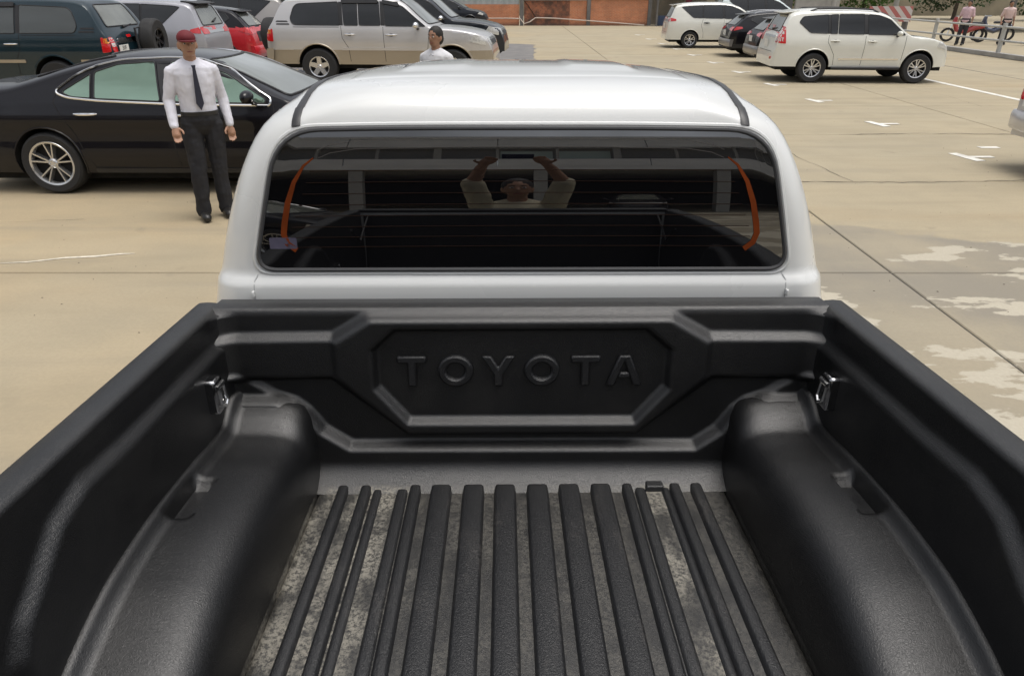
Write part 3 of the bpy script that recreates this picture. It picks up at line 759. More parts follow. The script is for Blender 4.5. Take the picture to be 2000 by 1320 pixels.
m = MB(); m.prism([(1.80, -.95), (1.80, -.04), (2.2, -.07), (2.75, -.14), (2.98, -.22), (3.05, -.45), (3.05, -.9)], -.85, .85, 'yz'); on_truck(m.build('bonnet', M_WHITE, truck, True, 30, bevel=.06))
m = MB(); m.box((0, .7, -.92), (1.3, 4.3, .2)); m.box((0, -.75, -.56), (1.0, 1.5, .12)); on_truck(m.build('chassis', M_DARK, truck, False))
wsT = wheel_set('truck', .385, .22, .26, 6, .05, M_ALLOY)
for y in (-.56, 2.52):
    for s in (-1, 1):
        put_wheel(wsT, truck, (s * .74, y, (.385 + y * math.sin(RAKE)) / math.cos(RAKE)), R(-90) if s > 0 else R(90))

# ------------------------------------------------------------------ cars
BODY = {}
def car_body(key, S):
    """shell of a car: x forward from the rear bumper (centred on L/2), y to the left"""
    if key in BODY: return BODY[key]
    L = S['L']; prof = mono(S['prof']); plan = mono(S['plan']); sec = mono(S['sec']); belt = S['belt']; sill = S['sill']; rh = S['roofhw']; zr = S['zr']; W = max(p[1] for p in S['plan'])
    def hw(x, z):
        p = plan(x)
        if z <= belt: return p * sec(z)
        t_ = (z - belt) / (zr - belt); return p * sec(belt) * (1 - t_) + p / W * rh * t_ + .02 * math.sin(math.pi * min(1, t_))
    st = sorted(set([round(L * i / 84, 4) for i in range(85)] + [p[0] for p in S['prof']] + [.01, .02, .035, .05, .07, .09, .11, .13, .16, .19] + [L - q for q in (.01, .02, .04, .06, .09, .12)]))
    st = [x for i, x in enumerate(st) if i == 0 or x - st[i - 1] > .004]
    zrows = [sill + (belt - sill) * k / 14 for k in range(15)]
    if 'split' in S: zrows = sorted(set([z for z in zrows if abs(z - S['split']) > .02] + [S['split']]))
    V = []; NR = len(zrows) + 7 + 9
    for x in st:
        zt = prof(x); up = sstep(belt, belt + .25, zt); rr = .055 + .065 * up
        zs = max(zt - rr, sill + .02); sc = []
        for z in zrows: zz = min(z, zs); sc.append((hw(x, zz), zz))
        z0 = sc[-1][1]
        for k in range(1, 8):
            zz = z0 + (max(zs, z0) - z0) * k / 7; sc.append((hw(x, zz), zz))
        w0, zb = sc[-1]; n = 2.6 - .2 * up
        for k in range(1, 10):
            a = math.pi / 2 * k / 9
            sc.append((w0 * math.cos(a) ** (2 / n), zb + (zt - zb) * math.sin(a) ** (2 / n)))
        V.append([(x - L / 2, w, z) for w, z in sc])
    verts = []; F = []; mi = []; ns = len(st); nr = len(V[0])
    full = 2 * nr - 1
    for row in V: verts += row + [(p[0], -p[1], p[2]) for p in row[-2::-1]]
    for i in range(ns - 1):
        for j in range(full - 1): F.append((i * full + j, (i + 1) * full + j, (i + 1) * full + j + 1, i * full + j + 1))
    F.append(tuple(range(full))); F.append(tuple((ns - 1) * full + j for j in range(full - 1, -1, -1)))
    surf = Surf(verts, F)
    # cut the wheel arches
    bm = bmesh.new(); bv = [bm.verts.new(v) for v in verts]
    for f in F:
        try: bm.faces.new([bv[i] for i in f])
        except ValueError: pass
    bmesh.ops.remove_doubles(bm, verts=bm.verts, dist=1e-5)
    ra = S['arch']; zc = S['r'] + S.get('archdz', .0)
    for xw in (S['xr'], S['xf']):
        cx = xw - L / 2
        dele = [f for f in bm.faces if abs(f.calc_center_median().y) > .45 * W and (f.calc_center_median().x - cx) ** 2 + (f.calc_center_median().z - zc) ** 2 < ra * ra]
        vs_ = {v for f in dele for v in f.verts}
        bmesh.ops.delete(bm, geom=dele, context='FACES')
        for v in vs_:
            if v.is_valid and v.link_faces and v.is_boundary:
                d = Vector((v.co.x - cx, 0, v.co.z - zc))
                if d.length > .05: d = d.normalized() * ra; v.co.x = cx + d.x; v.co.z = max(zc + d.z, sill - .0)
    bmesh.ops.recalc_face_normals(bm, faces=bm.faces)
    me = bpy.data.meshes.new('body'); bm.to_mesh(me); bm.free()
    BODY[key] = (me, surf, hw); return BODY[key]

def build_car(name, label, key, S, pos, head, mats, wheel, opt, scale=(1, 1, 1), cat='car', group=None):
    """pos: (which, X, Y) puts a wheel ('rR': rear wheel on the right) or the rear end ('end') at a ground point"""
    me0, surf, hw = car_body(key, S); L = S['L']; W = max(p[1] for p in S['plan'])
    root = empty(name, (0, 0, 0), head, scale); tag(root, label, cat, group)
    which, X, Y = pos
    loc = {'rR': (S['xr'] - L/2, -W*.96), 'rL': (S['xr'] - L/2, W*.96), 'end': (-L/2, 0), 'front': (L/2, 0)}[which]
    off = Matrix.Rotation(head, 3, 'Z') @ Vector((loc[0]*scale[0], loc[1]*scale[1], 0)); root.location = (X - off.x, Y - off.y, 0)
    me = me0.copy(); body = bpy.data.objects.new('body', me); COL.objects.link(body); body.parent = root
    for m_ in mats['body']: me.materials.append(m_)
    for p in me.polygons:
        p.use_smooth = True; z = p.center.z
        if 'low' in mats and z < S['split']: p.material_index = mats['low']
        if 'roof' in mats and z > mats['roofz']: p.material_index = mats['roof']
    me.set_sharp_from_angle(angle=R(38))
    c = -L/2
    def sh(poly): return [(a + c, b) for a, b in poly]
    sides = opt.get('sides', ('L', 'Rt'))
    G = mats.get('glass', M_GLASS)
    for sd_ in sides:
        for wpoly, wr, *fr in S['wins']:
            poly = rnd(sh(wpoly), wr, 4)
            o = surf.patch('side_window', poly, sd_, mats.get('frame', M_PLASTIC) if fr else G, root, .004, .09)
            m = MB(); m.tube([p for p, n in surf.line(poly, sd_, .004, .08, True)], .008, 6, True); m.build('window_trim', M_PLASTIC, root)
        if S.get('pillars'):
            for pl in S['pillars']: surf.patch('pillar_trim', sh(pl), sd_, M_PLASTIC, root, .0025, .09)
        if 'dlo' in S and opt.get('chrome', True):
            m = MB(); m.tube([p for p, n in surf.line(rnd(sh(S['dlo']), S.get('dlor', .08), 6), sd_, .005, .05, True)], .012, 6, True); m.build('window_moulding', mats.get('dlo', M_CHROME), root)
        for sm in S['seams']:
            m = MB(); surf.ribbon(m, sh(sm), sd_, .009, .0022, .06); m.build('door_seam', M_SEAM, root)
        if 'split_strip' in S and 'low' in mats:
            for (xa, xb, zz, hh) in S['split_strip']:
                surf.patch('side_moulding', rnd(sh([(xa, zz), (xb, zz), (xb, zz+hh), (xa, zz+hh)]), .015, 2), sd_, mats.get('strip', M_ALLOY), root, .014, .12)
        for hx, hz in S['handles']:
            p, n = surf.hit(hx + c, hz, sd_, .026); t_ = 1
            m = MB(); ws = [(-.13, .004), (-.11, .013), (-.05, .018), (.03, .018), (.10, .014), (.125, .005)]
            m.tube([(p.x + a, p.y - n.y * .018 * (abs(a) / .11) ** 2, p.z) for a, r_ in ws], [r_ for a, r_ in ws], 8); m.build('door_handle', mats.get('handle', M_CHROME), root)
            m = MB(); q, n2 = surf.hit(hx + c + .0, hz - .002, sd_, .003); m.ell((q.x, q.y, q.z), (.055, .004, .032), 12, 6); m.build('handle_cup', M_SEAM, root)
        if 'mirror' in S:
            mx, mz = S['mirror']; p, n = surf.hit(mx + c, mz, sd_, 0); sg = 1 if sd_ == 'L' else -1
            m = MB(); m.ell((p.x - .01, p.y + sg * .17, p.z + .05), (.065, .115, .068), 14, 10); mo = m.build('door_mirror', mats.get('mirror', mats['body'][0]), root)
            m = MB(); m.tube([(p.x, p.y - sg * .02, p.z - .03), (p.x, p.y + sg * .1, p.z)], .03, 8); m.build('mirror_arm', M_PLASTIC, mo)
        for poly, key_ in S.get('sidelamps', []):
            surf.patch('tail_lamp' if poly[0][0] < L/2 else 'headlamp', rnd(sh(poly), .02, 2), sd_, mats.get(key_, {'red': M_REDL, 'clear': M_CLRL, 'amber': M_AMBER}.get(key_)), root, .010, .05)
        for poly, key_ in S.get('sidepatch', []):
            surf.patch('body_trim', rnd(sh(poly), .02, 2), sd_, mats.get(key_, M_PLASTIC), root, .008, .08)
        if opt.get('visor'):
            for (xa, xb, za, zb) in S.get('visors', []):
                surf.patch('rain_visor', rnd(sh([(xa, za), (xb, zb), (xb, zb+.075), (xa, za+.075)]), .02, 2), sd_, mats.get('visor', M_PLASTIC), root, .035, .10)
        if opt.get('rails'):
            xa, xb = S['rails']; yy = S['roofhw'] * .93 * (1 if sd_ == 'L' else -1)
            pts = [surf.hit(xa + (xb - xa) * k / 10 + c, yy, 'T', .045 if 0 < k < 10 else .0)[0] for k in range(11)]
            m = MB(); m.tube(pts, .02, 8); m.build('roof_rail', mats.get('rail', M_PLASTIC), root)
        # arch lip and inner liner
        sg = 1 if sd_ == 'L' else -1
        for xw in (S['xr'], S['xf']):
            zc = S['r'] + S.get('archdz', 0); ra = S['arch']; pts = []
            a0 = math.asin(max(-1, min(1, (S['sill'] - zc) / ra)))
            VV = []; FF = []
            K = 20
            for k in range(K + 1):
                a = a0 + (math.pi - 2 * a0) * k / K; px, pz = xw + c + ra * math.cos(a), zc + ra * math.sin(a)
                p, n = surf.hit(px, pz, sd_, .0); pts.append(p)
                VV += [tuple(p), (px, sg * (W - .42), pz)]
            FF = [(2*k, 2*k+1, 2*k+3, 2*k+2) for k in range(K)] + [tuple(2*k+1 for k in range(K+1))]
            m = MB(); m.add(VV, FF); m.build('wheel_arch', M_DARK, root)
            m = MB(); m.tube(pts, S.get('lip', .014), 6); m.build('arch_lip', mats.get('lip', mats['body'][mats.get('low', 0)]), root)
    for poly, key_, proj in S['ends']:
        mt = {'glass': G, 'rear': mats.get('rearglass', M_REARG), 'ws': mats.get('ws', M_WSHIELD), 'red': M_REDL, 'clear': M_CLRL, 'black': M_PLASTIC, 'chrome': M_CHROME, 'amber': M_AMBER, 'body': mats['body'][0], 'seam': M_SEAM, 'silver': M_ALLOY}[key_]
        nm = {'glass': 'rear_window', 'rear': 'rear_window', 'ws': 'windscreen', 'red': 'tail_lamp', 'clear': 'headlamp', 'black': 'end_trim', 'chrome': 'chrome_trim', 'amber': 'indicator', 'body': 'end_panel', 'seam': 'panel_gap', 'silver': 'skid_plate'}[key_]
        if proj == 'X-' and key_ == 'clear': nm = 'lamp_lens'
        rr = min(.05, .3 * min(max(p[i] for p in poly) - min(p[i] for p in poly) for i in (0, 1)))
        surf.patch(nm, rnd(poly, rr, 3), proj, mt, root, {'ws': .004, 'rear': .004, 'glass': .004, 'seam': .003}.get(key_, .011), .08)
        if key_ in ('ws', 'rear', 'glass'):
            m = MB(); m.tube([p for p, n in surf.line(rnd(poly, rr, 3), proj, .003, .08, True)], .014, 6, True); m.build('glass_trim', M_PLASTIC, root)
    if 'spoiler' in S and opt.get('spoiler', True):
        xs_, zz, hwid, ln = S['spoiler']
        m = MB(); V8 = [(xs_ + c - ln, -hwid*.92, zz-.045), (xs_ + c - ln, hwid*.92, zz-.045), (xs_ + c + .25, hwid, zz+.01), (xs_ + c + .25, -hwid, zz+.01),
              (xs_ + c - ln, -hwid*.92, zz-.02), (xs_ + c - ln, hwid*.92, zz-.02), (xs_ + c + .25, hwid, zz+.035), (xs_ + c + .25, -hwid, zz+.035)]
        m.add(V8, [(3, 2, 1, 0), (4, 5, 6, 7), (0, 1, 5, 4), (1, 2, 6, 5), (2, 3, 7, 6), (3, 0, 4, 7)]); m.build('roof_spoiler', mats.get('spoiler', mats['body'][0]), root, True, 30, bevel=.01)
    if 'rearbump' in S and opt.get('rearbump', True):
        m = MB(); z0, z1, dp = S['rearbump']; n = 14; VV = []
        for k in range(n + 1):
            y = -W*.97 + 2*W*.97*k/n; e = abs(y)/W; x = c - dp + .10 * e ** 5
            VV += [(c + .12, y, z0), (x + .02, y, z0), (x, y, z0 + .03), (x, y, z1 - .03), (x + .025, y, z1), (c + .16, y, z1 + .01)]
        FF = [(k*6+q, k*6+q+1, (k+1)*6+q+1, (k+1)*6+q) for k in range(n) for q in range(5)] + [tuple(range(6)), tuple(n*6+q for q in range(6))]
        m.add(VV, FF); m.build('rear_bumper', mats.get('bumper', mats['body'][0]), root, True, 40)
    if opt.get('plate'):
        px, pz, ty, txt = opt['plate']
        p, n = surf.hit(ty, pz, 'X-', .03)
        m = MB(); m.box((p.x - .02, ty, pz), (.012, .34, .20)); pl = m.build('number_plate', M_PLATE, root, False)
        if txt:
            for q, line in enumerate(txt.split('\n')):
                text_mesh('plate_text', line, .10, M_INK, pl, (p.x - .0275, ty, pz + .043 - .088 * q), (R(90), 0, R(-90)), .001, .002)
    if opt.get('plain_plate'):
        pz, ty = opt['plain_plate']; p, n = surf.hit(ty, pz, 'X-', .03)
        m = MB(); m.box((p.x - .012, ty, pz), (.012, .33, .19)); m.build('number_plate', M_PLATE, root, False)
    if opt.get('spare'):
        ty, tz = opt['spare']; w = put_wheel(opt['spare_wheel'], root, (c - .20, ty, tz), R(90))
        m = MB(); m.box((c - .03, ty, tz), (.2, .12, .12)); m.tube([(c - .08, ty + .42, tz - .25), (c - .06, ty + .42, tz + .22), (c - .12, ty + .15, tz + .25)], .022, 8)
        m.build('spare_carrier', M_PLASTIC, root)
    if opt.get('wiper'):
        y0, z0, y1, z1 = opt['wiper']; a = surf.hit(y0, z0, 'X-', .02)[0]; b_ = surf.hit(y1, z1, 'X-', .02)[0]
        m = MB(); m.tube([a, (a + b_) / 2 + Vector((-.01, 0, 0)), b_], [.022, .014, .008], 6); m.build('rear_wiper', M_PLASTIC, root)
    if opt.get('step'):
        for sd_ in sides:
            sg = 1 if sd_ == 'L' else -1; m = MB(); m.box(((S['xr'] + S['xf']) / 2 + c, sg * (W - .06), S['sill'] - .03), (S['xf'] - S['xr'] - S['arch'] * 2 - .05, .2, .07)); m.build('side_step', M_PLASTIC, root, True, 30, bevel=.02)
    m = MB(); m.box((0, 0, S['sill'] - .02), (L - .35, W * 1.5, .16)); m.build('underbody', M_DARK, root, False)
    for xw in (S['xr'], S['xf']):
        put_wheel(wheel, root, (xw + c, W - .135, S['r']), 0); put_wheel(wheel, root, (xw + c, -W + .135, S['r']), R(180))
    return root

SEDAN = dict(L=4.885, sill=.23, belt=.98, zr=1.445, roofhw=.585, r=.335, arch=.375, archdz=.012, xr=1.09, xf=3.915, lip=.010,
    prof=[(0, .48), (.02, .70), (.06, .92), (.11, 1.06), (.20, 1.115), (.45, 1.13), (.72, 1.155), (1.0, 1.225), (1.35, 1.325), (1.75, 1.412), (2.1, 1.443), (2.45, 1.44), (2.85, 1.395), (3.1, 1.315), (3.45, 1.16), (3.72, 1.03), (3.82, .995), (4.2, .93), (4.6, .82), (4.78, .70), (4.86, .56), (4.885, .46)],
    plan=[(0, .66), (.08, .78), (.3, .87), (.9, .915), (2.4, .92), (3.9, .91), (4.5, .84), (4.75, .72), (4.885, .52)],
    sec=[(.2, .925), (.30, .955), (.40, .985), (.48, .988), (.60, .972), (.70, .978), (.80, 1.0), (.83, .998), (.88, .975), (.98, .945)],
    wins=[([(1.36, 1.075), (1.66, 1.245), (1.665, 1.015), (1.45, 1.03)], [.05, .02, .02, .06]), ([(1.70, 1.262), (1.95, 1.338), (2.33, 1.362), (2.40, .985), (1.705, 1.012)], .03), ([(2.55, .982), (2.50, 1.362), (2.80, 1.345), (3.1, 1.245), (3.50, 1.01), (3.5, .965)], .03)],
    pillars=[[(2.35, 1.355), (2.48, 1.358), (2.53, .99), (2.415, .99)]],
    dlo=[(1.28, 1.075), (1.5, 1.235), (1.72, 1.325), (1.98, 1.378), (2.5, 1.395), (2.82, 1.372), (3.12, 1.275), (3.56, 1.01), (3.55, .945), (2.6, .955), (1.75, .99), (1.42, 1.02)], dlor=[.07, .1, .1, .1, .1, .1, .06, .03, .03, .2, .1, .1],
    seams=[[(1.30, 1.06), (1.27, .97), (1.42, .68), (1.50, .45), (1.56, .30)], [(2.455, .96), (2.47, .6), (2.50, .29)], [(1.56, .30), (2.50, .285), (3.6, .285)], [(3.58, .95), (3.60, .6), (3.52, .3)]],
    handles=[(1.60, .855), (2.68, .845)], mirror=(3.38, 1.0),
    sidelamps=[([(.02, .80), (.38, .86), (.36, .93), (.10, .97)], 'red'), ([(4.35, .70), (4.72, .60), (4.74, .68), (4.4, .80)], 'clear')], sidepatch=[([(1.55, .235), (3.45, .235), (3.45, .285), (1.55, .285)], 'skirt')],
    ends=[([(-.60, 1.20), (.60, 1.20), (.50, 1.40), (-.50, 1.40)], 'rear', 'X-'), ([(-.68, 1.02), (.68, 1.02), (.53, 1.37), (-.53, 1.37)], 'ws', 'X+'), ([(-.5, .45), (.5, .45), (.5, .60), (-.5, .60)], 'black', 'X+')])
LC = dict(L=4.80, sill=.44, split=.74, belt=1.19, zr=1.85, roofhw=.70, r=.385, arch=.45, archdz=.03, xr=1.10, xf=3.95, lip=.018,
    prof=[(0, .80), (.02, 1.02), (.06, 1.16), (.14, 1.32), (.36, 1.71), (.44, 1.775), (.6, 1.815), (1.0, 1.84), (1.7, 1.85), (2.5, 1.83), (2.8, 1.785), (2.95, 1.71), (3.25, 1.45), (3.48, 1.26), (3.56, 1.225), (4.0, 1.19), (4.45, 1.11), (4.66, 1.0), (4.74, .86), (4.80, .66)],
    plan=[(0, .87), (.08, .92), (.3, .955), (1.0, .965), (3.8, .965), (4.3, .93), (4.6, .83), (4.8, .70)],
    sec=[(.4, .955), (.6, .975), (.74, .985), (.9, 1.0), (1.1, .985), (1.19, .97)],
    wins=[([(.62, 1.24), (.56, 1.36), (.66, 1.66), (1.58, 1.70), (1.62, 1.235)], [.12, .1, .12, .03, .03]), ([(1.71, 1.235), (1.67, 1.70), (1.98, 1.71), (2.0, 1.235)], .02), ([(2.03, 1.235), (2.01, 1.71), (2.44, 1.71), (2.48, 1.235)], .03), ([(2.58, 1.225), (2.54, 1.70), (2.75, 1.68), (2.95, 1.60), (3.42, 1.22)], .03)],
    pillars=[[(1.61, 1.235), (1.69, 1.235), (1.66, 1.70), (1.59, 1.70)], [(2.49, 1.235), (2.57, 1.23), (2.53, 1.71), (2.46, 1.71)]],
    visors=[(1.66, 2.42, 1.665, 1.665), (2.52, 2.86, 1.66, 1.60)],
    seams=[[(1.64, 1.22), (1.66, .98), (1.78, .78), (1.80, .50)], [(2.53, 1.21), (2.55, .50)], [(3.50, 1.2), (3.46, .8), (3.40, .5)], [(.62, 1.20), (1.6, 1.20)]], split_strip=[(1.62, 3.42, .735, .055), (.12, .60, .735, .055)],
    handles=[(1.82, 1.055), (2.70, 1.05)], mirror=(3.26, 1.20),
    sidelamps=[([(.03, .92), (.17, .90), (.17, 1.16), (.045, 1.18)], 'red'), ([(.04, 1.06), (.13, 1.06), (.13, 1.14), (.06, 1.15)], 'amber'), ([(4.33, .92), (4.66, .84), (4.66, 1.0), (4.42, 1.06)], 'clear')],
    sidepatch=[([(.25, 1.30), (.52, 1.30), (.50, 1.325), (.27, 1.325)], 'vent'), ([(.26, 1.245), (.55, 1.245), (.54, 1.27), (.27, 1.27)], 'vent')],
    ends=[([(-.64, 1.33), (.64, 1.33), (.55, 1.70), (-.55, 1.70)], 'rear', 'X-'), ([(-.72, 1.26), (.72, 1.26), (.62, 1.74), (-.62, 1.74)], 'ws', 'X+'), ([(.70, .90), (.86, .90), (.86, 1.16), (.72, 1.16)], 'red', 'X-'), ([(-.86, .90), (-.70, .90), (-.72, 1.16), (-.86, 1.16)], 'red', 'X-'),
          ([(.71, 1.09), (.85, 1.09), (.85, 1.145), (.72, 1.145)], 'clear', 'X-'), ([(.71, 1.0), (.85, 1.0), (.85, 1.06), (.72, 1.06)], 'clear', 'X-'), ([(-.25, 1.04), (.55, 1.04), (.55, 1.13), (-.25, 1.13)], 'chrome', 'X-'), ([(.36, .80), (.70, .80), (.70, 1.0), (.36, 1.0)], 'black', 'X-'),
          ([(-.45, .84), (.45, .84), (.45, .99), (-.45, .99)], 'chrome', 'X+'), ([(-.40, .86), (.40, .86), (.40, .97), (-.40, .97)], 'black', 'X+'), ([(.48, .84), (.70, .85), (.70, .99), (.48, 1.0)], 'clear', 'X+'), ([(-.70, .85), (-.48, .84), (-.48, 1.0), (-.70, .99)], 'clear', 'X+')],
    rearbump=(.52, .76, .10))
PRADO = dict(L=4.78, sill=.42, split=.5, belt=1.20, zr=1.87, roofhw=.69, r=.385, arch=.455, archdz=.03, xr=1.10, xf=3.89, lip=.016, rails=(.9, 2.7),
    prof=[(0, .62), (.03, .80), (.07, .95), (.11, 1.15), (.16, 1.27), (.36, 1.70), (.46, 1.785), (.7, 1.835), (1.2, 1.865), (1.8, 1.87), (2.4, 1.85), (2.8, 1.79), (3.0, 1.71), (3.3, 1.47), (3.58, 1.24), (3.68, 1.21), (4.1, 1.17), (4.5, 1.06), (4.66, .92), (4.74, .75), (4.78, .55)],
    plan=[(0, .80), (.08, .88), (.3, .93), (1.0, .943), (3.8, .943), (4.3, .90), (4.6, .78), (4.78, .60)],
    sec=[(.4, .95), (.6, .975), (.8, .99), (.95, 1.0), (1.1, .985), (1.2, .965)],
    wins=[([(.60, 1.53), (.70, 1.67), (1.36, 1.715), (1.39, 1.255), (.92, 1.27)], [.05, .06, .03, .03, .06]), ([(1.46, 1.25), (1.43, 1.715), (1.62, 1.725), (1.63, 1.25)], .02), ([(1.66, 1.25), (1.645, 1.725), (2.30, 1.73), (2.34, 1.24)], .03), ([(2.44, 1.235), (2.40, 1.725), (2.7, 1.70), (2.98, 1.60), (3.42, 1.22)], .04)],
    pillars=[[(1.385, 1.25), (1.465, 1.25), (1.435, 1.715), (1.355, 1.71)], [(2.345, 1.24), (2.435, 1.24), (2.395, 1.725), (2.305, 1.725)]],
    seams=[[(1.42, 1.22), (1.41, 1.05), (1.62, .72), (1.64, .46)], [(2.39, 1.20), (2.39, .9), (2.37, .46)], [(3.45, 1.2), (3.42, .6)]], split_strip=[],
    handles=[(1.60, 1.075), (2.58, 1.065)], mirror=(3.2, 1.22),
    sidelamps=[([(.10, 1.02), (.30, 1.0), (.26, 1.42), (.20, 1.44)], 'red'), ([(.12, 1.06), (.24, 1.055), (.235, 1.15), (.15, 1.16)], 'clear'), ([(.16, 1.24), (.25, 1.24), (.245, 1.33), (.19, 1.34)], 'clear'), ([(4.3, .93), (4.62, .84), (4.62, 1.0), (4.36, 1.08)], 'clear')],
    sidepatch=[([(1.75, .60), (3.35, .60), (3.35, .645), (1.75, .645)], 'strip')],
    ends=[([(-.62, 1.30), (.62, 1.30), (.54, 1.70), (-.54, 1.70)], 'rear', 'X-'), ([(-.70, 1.27), (.70, 1.27), (.60, 1.76), (-.60, 1.76)], 'ws', 'X+'), ([(-.52, 1.13), (.52, 1.13), (.52, 1.19), (-.52, 1.19)], 'chrome', 'X-'),
          ([(.66, 1.02), (.84, 1.02), (.84, 1.42), (.74, 1.42)], 'red', 'X-'), ([(-.84, 1.02), (-.66, 1.02), (-.74, 1.42), (-.84, 1.42)], 'red', 'X-'), ([(-.82, 1.23), (-.72, 1.23), (-.75, 1.33), (-.82, 1.33)], 'clear', 'X-'), ([(-.82, 1.06), (-.70, 1.06), (-.70, 1.15), (-.82, 1.15)], 'clear', 'X-'),
          ([(-.72, .60), (-.60, .60), (-.60, .66), (-.72, .66)], 'red', 'X-'), ([(-.60, .78), (.60, .78), (.60, .79), (-.60, .79)], 'seam', 'X-'), ([(-.45, .80), (.45, .80), (.45, 1.0), (-.45, 1.0)], 'black', 'X+')],
    spoiler=(.40, 1.785, .56, .16))
MPV = dict(L=4.735, sill=.34, split=.4, belt=1.12, zr=1.795, roofhw=.64, r=.335, arch=.385, archdz=.02, xr=.98, xf=3.73, lip=.008,
    prof=[(0, .52), (.03, .75), (.06, .98), (.10, 1.12), (.22, 1.42), (.34, 1.66), (.45, 1.715), (.8, 1.76), (1.4, 1.79), (2.1, 1.79), (2.6, 1.735), (2.9, 1.65), (3.3, 1.42), (3.75, 1.15), (3.9, 1.09), (4.3, .98), (4.56, .84), (4.68, .66), (4.735, .5)],
    plan=[(0, .72), (.08, .82), (.3, .89), (.9, .915), (3.6, .915), (4.2, .87), (4.55, .74), (4.735, .55)],
    sec=[(.3, .94), (.5, .98), (.8, 1.0), (1.0, .985), (1.12, .96)],
    wins=[([(.56, 1.60), (.70, 1.625), (1.42, 1.665), (1.44, 1.18), (1.06, 1.19)], [.03, .05, .02, .02, .06]), ([(1.48, 1.18), (1.46, 1.67), (2.22, 1.675), (2.28, 1.165)], .02), ([(2.36, 1.16), (2.31, 1.67), (2.6, 1.64), (2.95, 1.50), (3.55, 1.13)], .03)],
    pillars=[[(1.43, 1.18), (1.49, 1.18), (1.47, 1.67), (1.41, 1.665)], [(2.27, 1.165), (2.37, 1.16), (2.32, 1.675), (2.21, 1.675)]],
    seams=[[(1.46, 1.16), (1.40, .9), (1.5, .62), (1.52, .40)], [(2.32, 1.14), (2.33, .38)], [(3.55, 1.1), (3.45, .4)]],
    handles=[(1.62, 1.0), (2.5, .98)], mirror=(3.3, 1.14), sidelamps=[([(.06, 1.05), (.36, 1.07), (.36, 1.14), (.12, 1.20)], 'red'), ([(4.2, .84), (4.5, .74), (4.5, .86), (4.3, .95)], 'clear')],
    ends=[([(-.62, 1.22), (.62, 1.22), (.52, 1.62), (-.52, 1.62)], 'rear', 'X-'), ([(-.70, 1.17), (.70, 1.17), (.56, 1.68), (-.56, 1.68)], 'ws', 'X+'), ([(-.80, 1.04), (-.45, 1.04), (-.45, 1.13), (-.80, 1.20)], 'red', 'X-'), ([(.45, 1.04), (.80, 1.04), (.80, 1.20), (.45, 1.13)], 'red', 'X-'), ([(-.45, 1.05), (.45, 1.05), (.45, 1.11), (-.45, 1.11)], 'chrome', 'X-'), ([(-.7, .62), (.7, .62), (.7, .63), (-.7, .63)], 'seam', 'X-'), ([(-.45, .5), (.45, .5), (.45, .75), (-.45, .75)], 'black', 'X+')],
    spoiler=(.34, 1.70, .56, .14))
XO = dict(L=4.60, sill=.34, split=.50, belt=1.08, zr=1.685, roofhw=.60, r=.355, arch=.41, archdz=.02, xr=.98, xf=3.67, lip=.03, rails=(.9, 2.5),
    prof=[(0, .62), (.03, .82), (.08, 1.0), (.16, 1.12), (.30, 1.27), (.55, 1.50), (.70, 1.585), (1.0, 1.64), (1.6, 1.685), (2.2, 1.67), (2.55, 1.61), (2.85, 1.50), (3.2, 1.30), (3.48, 1.13), (3.6, 1.09), (4.0, 1.03), (4.35, .93), (4.5, .78), (4.57, .62), (4.6, .5)],
    plan=[(0, .76), (.08, .85), (.3, .91), (.9, .925), (3.6, .925), (4.1, .88), (4.4, .76), (4.6, .56)],
    sec=[(.3, .95), (.5, .985), (.75, 1.0), (.95, .985), (1.08, .95)],
    wins=[([(.72, 1.36), (.86, 1.50), (1.32, 1.555), (1.34, 1.15), (1.1, 1.16)], .04), ([(1.40, 1.15), (1.38, 1.56), (2.10, 1.575), (2.14, 1.135)], .03), ([(2.22, 1.13), (2.18, 1.575), (2.5, 1.54), (2.85, 1.41), (3.32, 1.10)], .03)],
    pillars=[[(1.33, 1.15), (1.41, 1.15), (1.39, 1.56), (1.31, 1.555)], [(2.13, 1.135), (2.23, 1.13), (2.19, 1.575), (2.09, 1.575)]],
    seams=[[(1.37, 1.12), (1.42, .8), (1.52, .45)], [(2.17, 1.11), (2.2, .45)], [(3.35, 1.07), (3.3, .45)]],
    handles=[(1.55, .97), (2.38, .96)], mirror=(3.1, 1.12), sidelamps=[([(.07, .96), (.46, 1.06), (.42, 1.12), (.16, 1.12)], 'red'), ([(4.1, .84), (4.4, .76), (4.4, .86), (4.2, .94)], 'clear')],
    ends=[([(-.62, 1.17), (.62, 1.17), (.52, 1.52), (-.52, 1.52)], 'rear', 'X-'), ([(-.70, 1.14), (.70, 1.14), (.55, 1.58), (-.55, 1.58)], 'ws', 'X+'), ([(-.80, .96), (-.42, .99), (-.42, 1.07), (-.80, 1.10)], 'red', 'X-'), ([(.42, .99), (.80, .96), (.80, 1.10), (.42, 1.07)], 'red', 'X-'), ([(-.40, .76), (.40, .76), (.40, 1.02), (-.40, 1.02)], 'black', 'X-'), ([(-.66, .42), (.66, .42), (.66, .60), (-.66, .60)], 'silver', 'X-'),
          ([(-.45, .55), (.45, .55), (.45, .82), (-.45, .82)], 'black', 'X+')],
    spoiler=(.60, 1.565, .54, .18), rearbump=(.40, .66, .06))

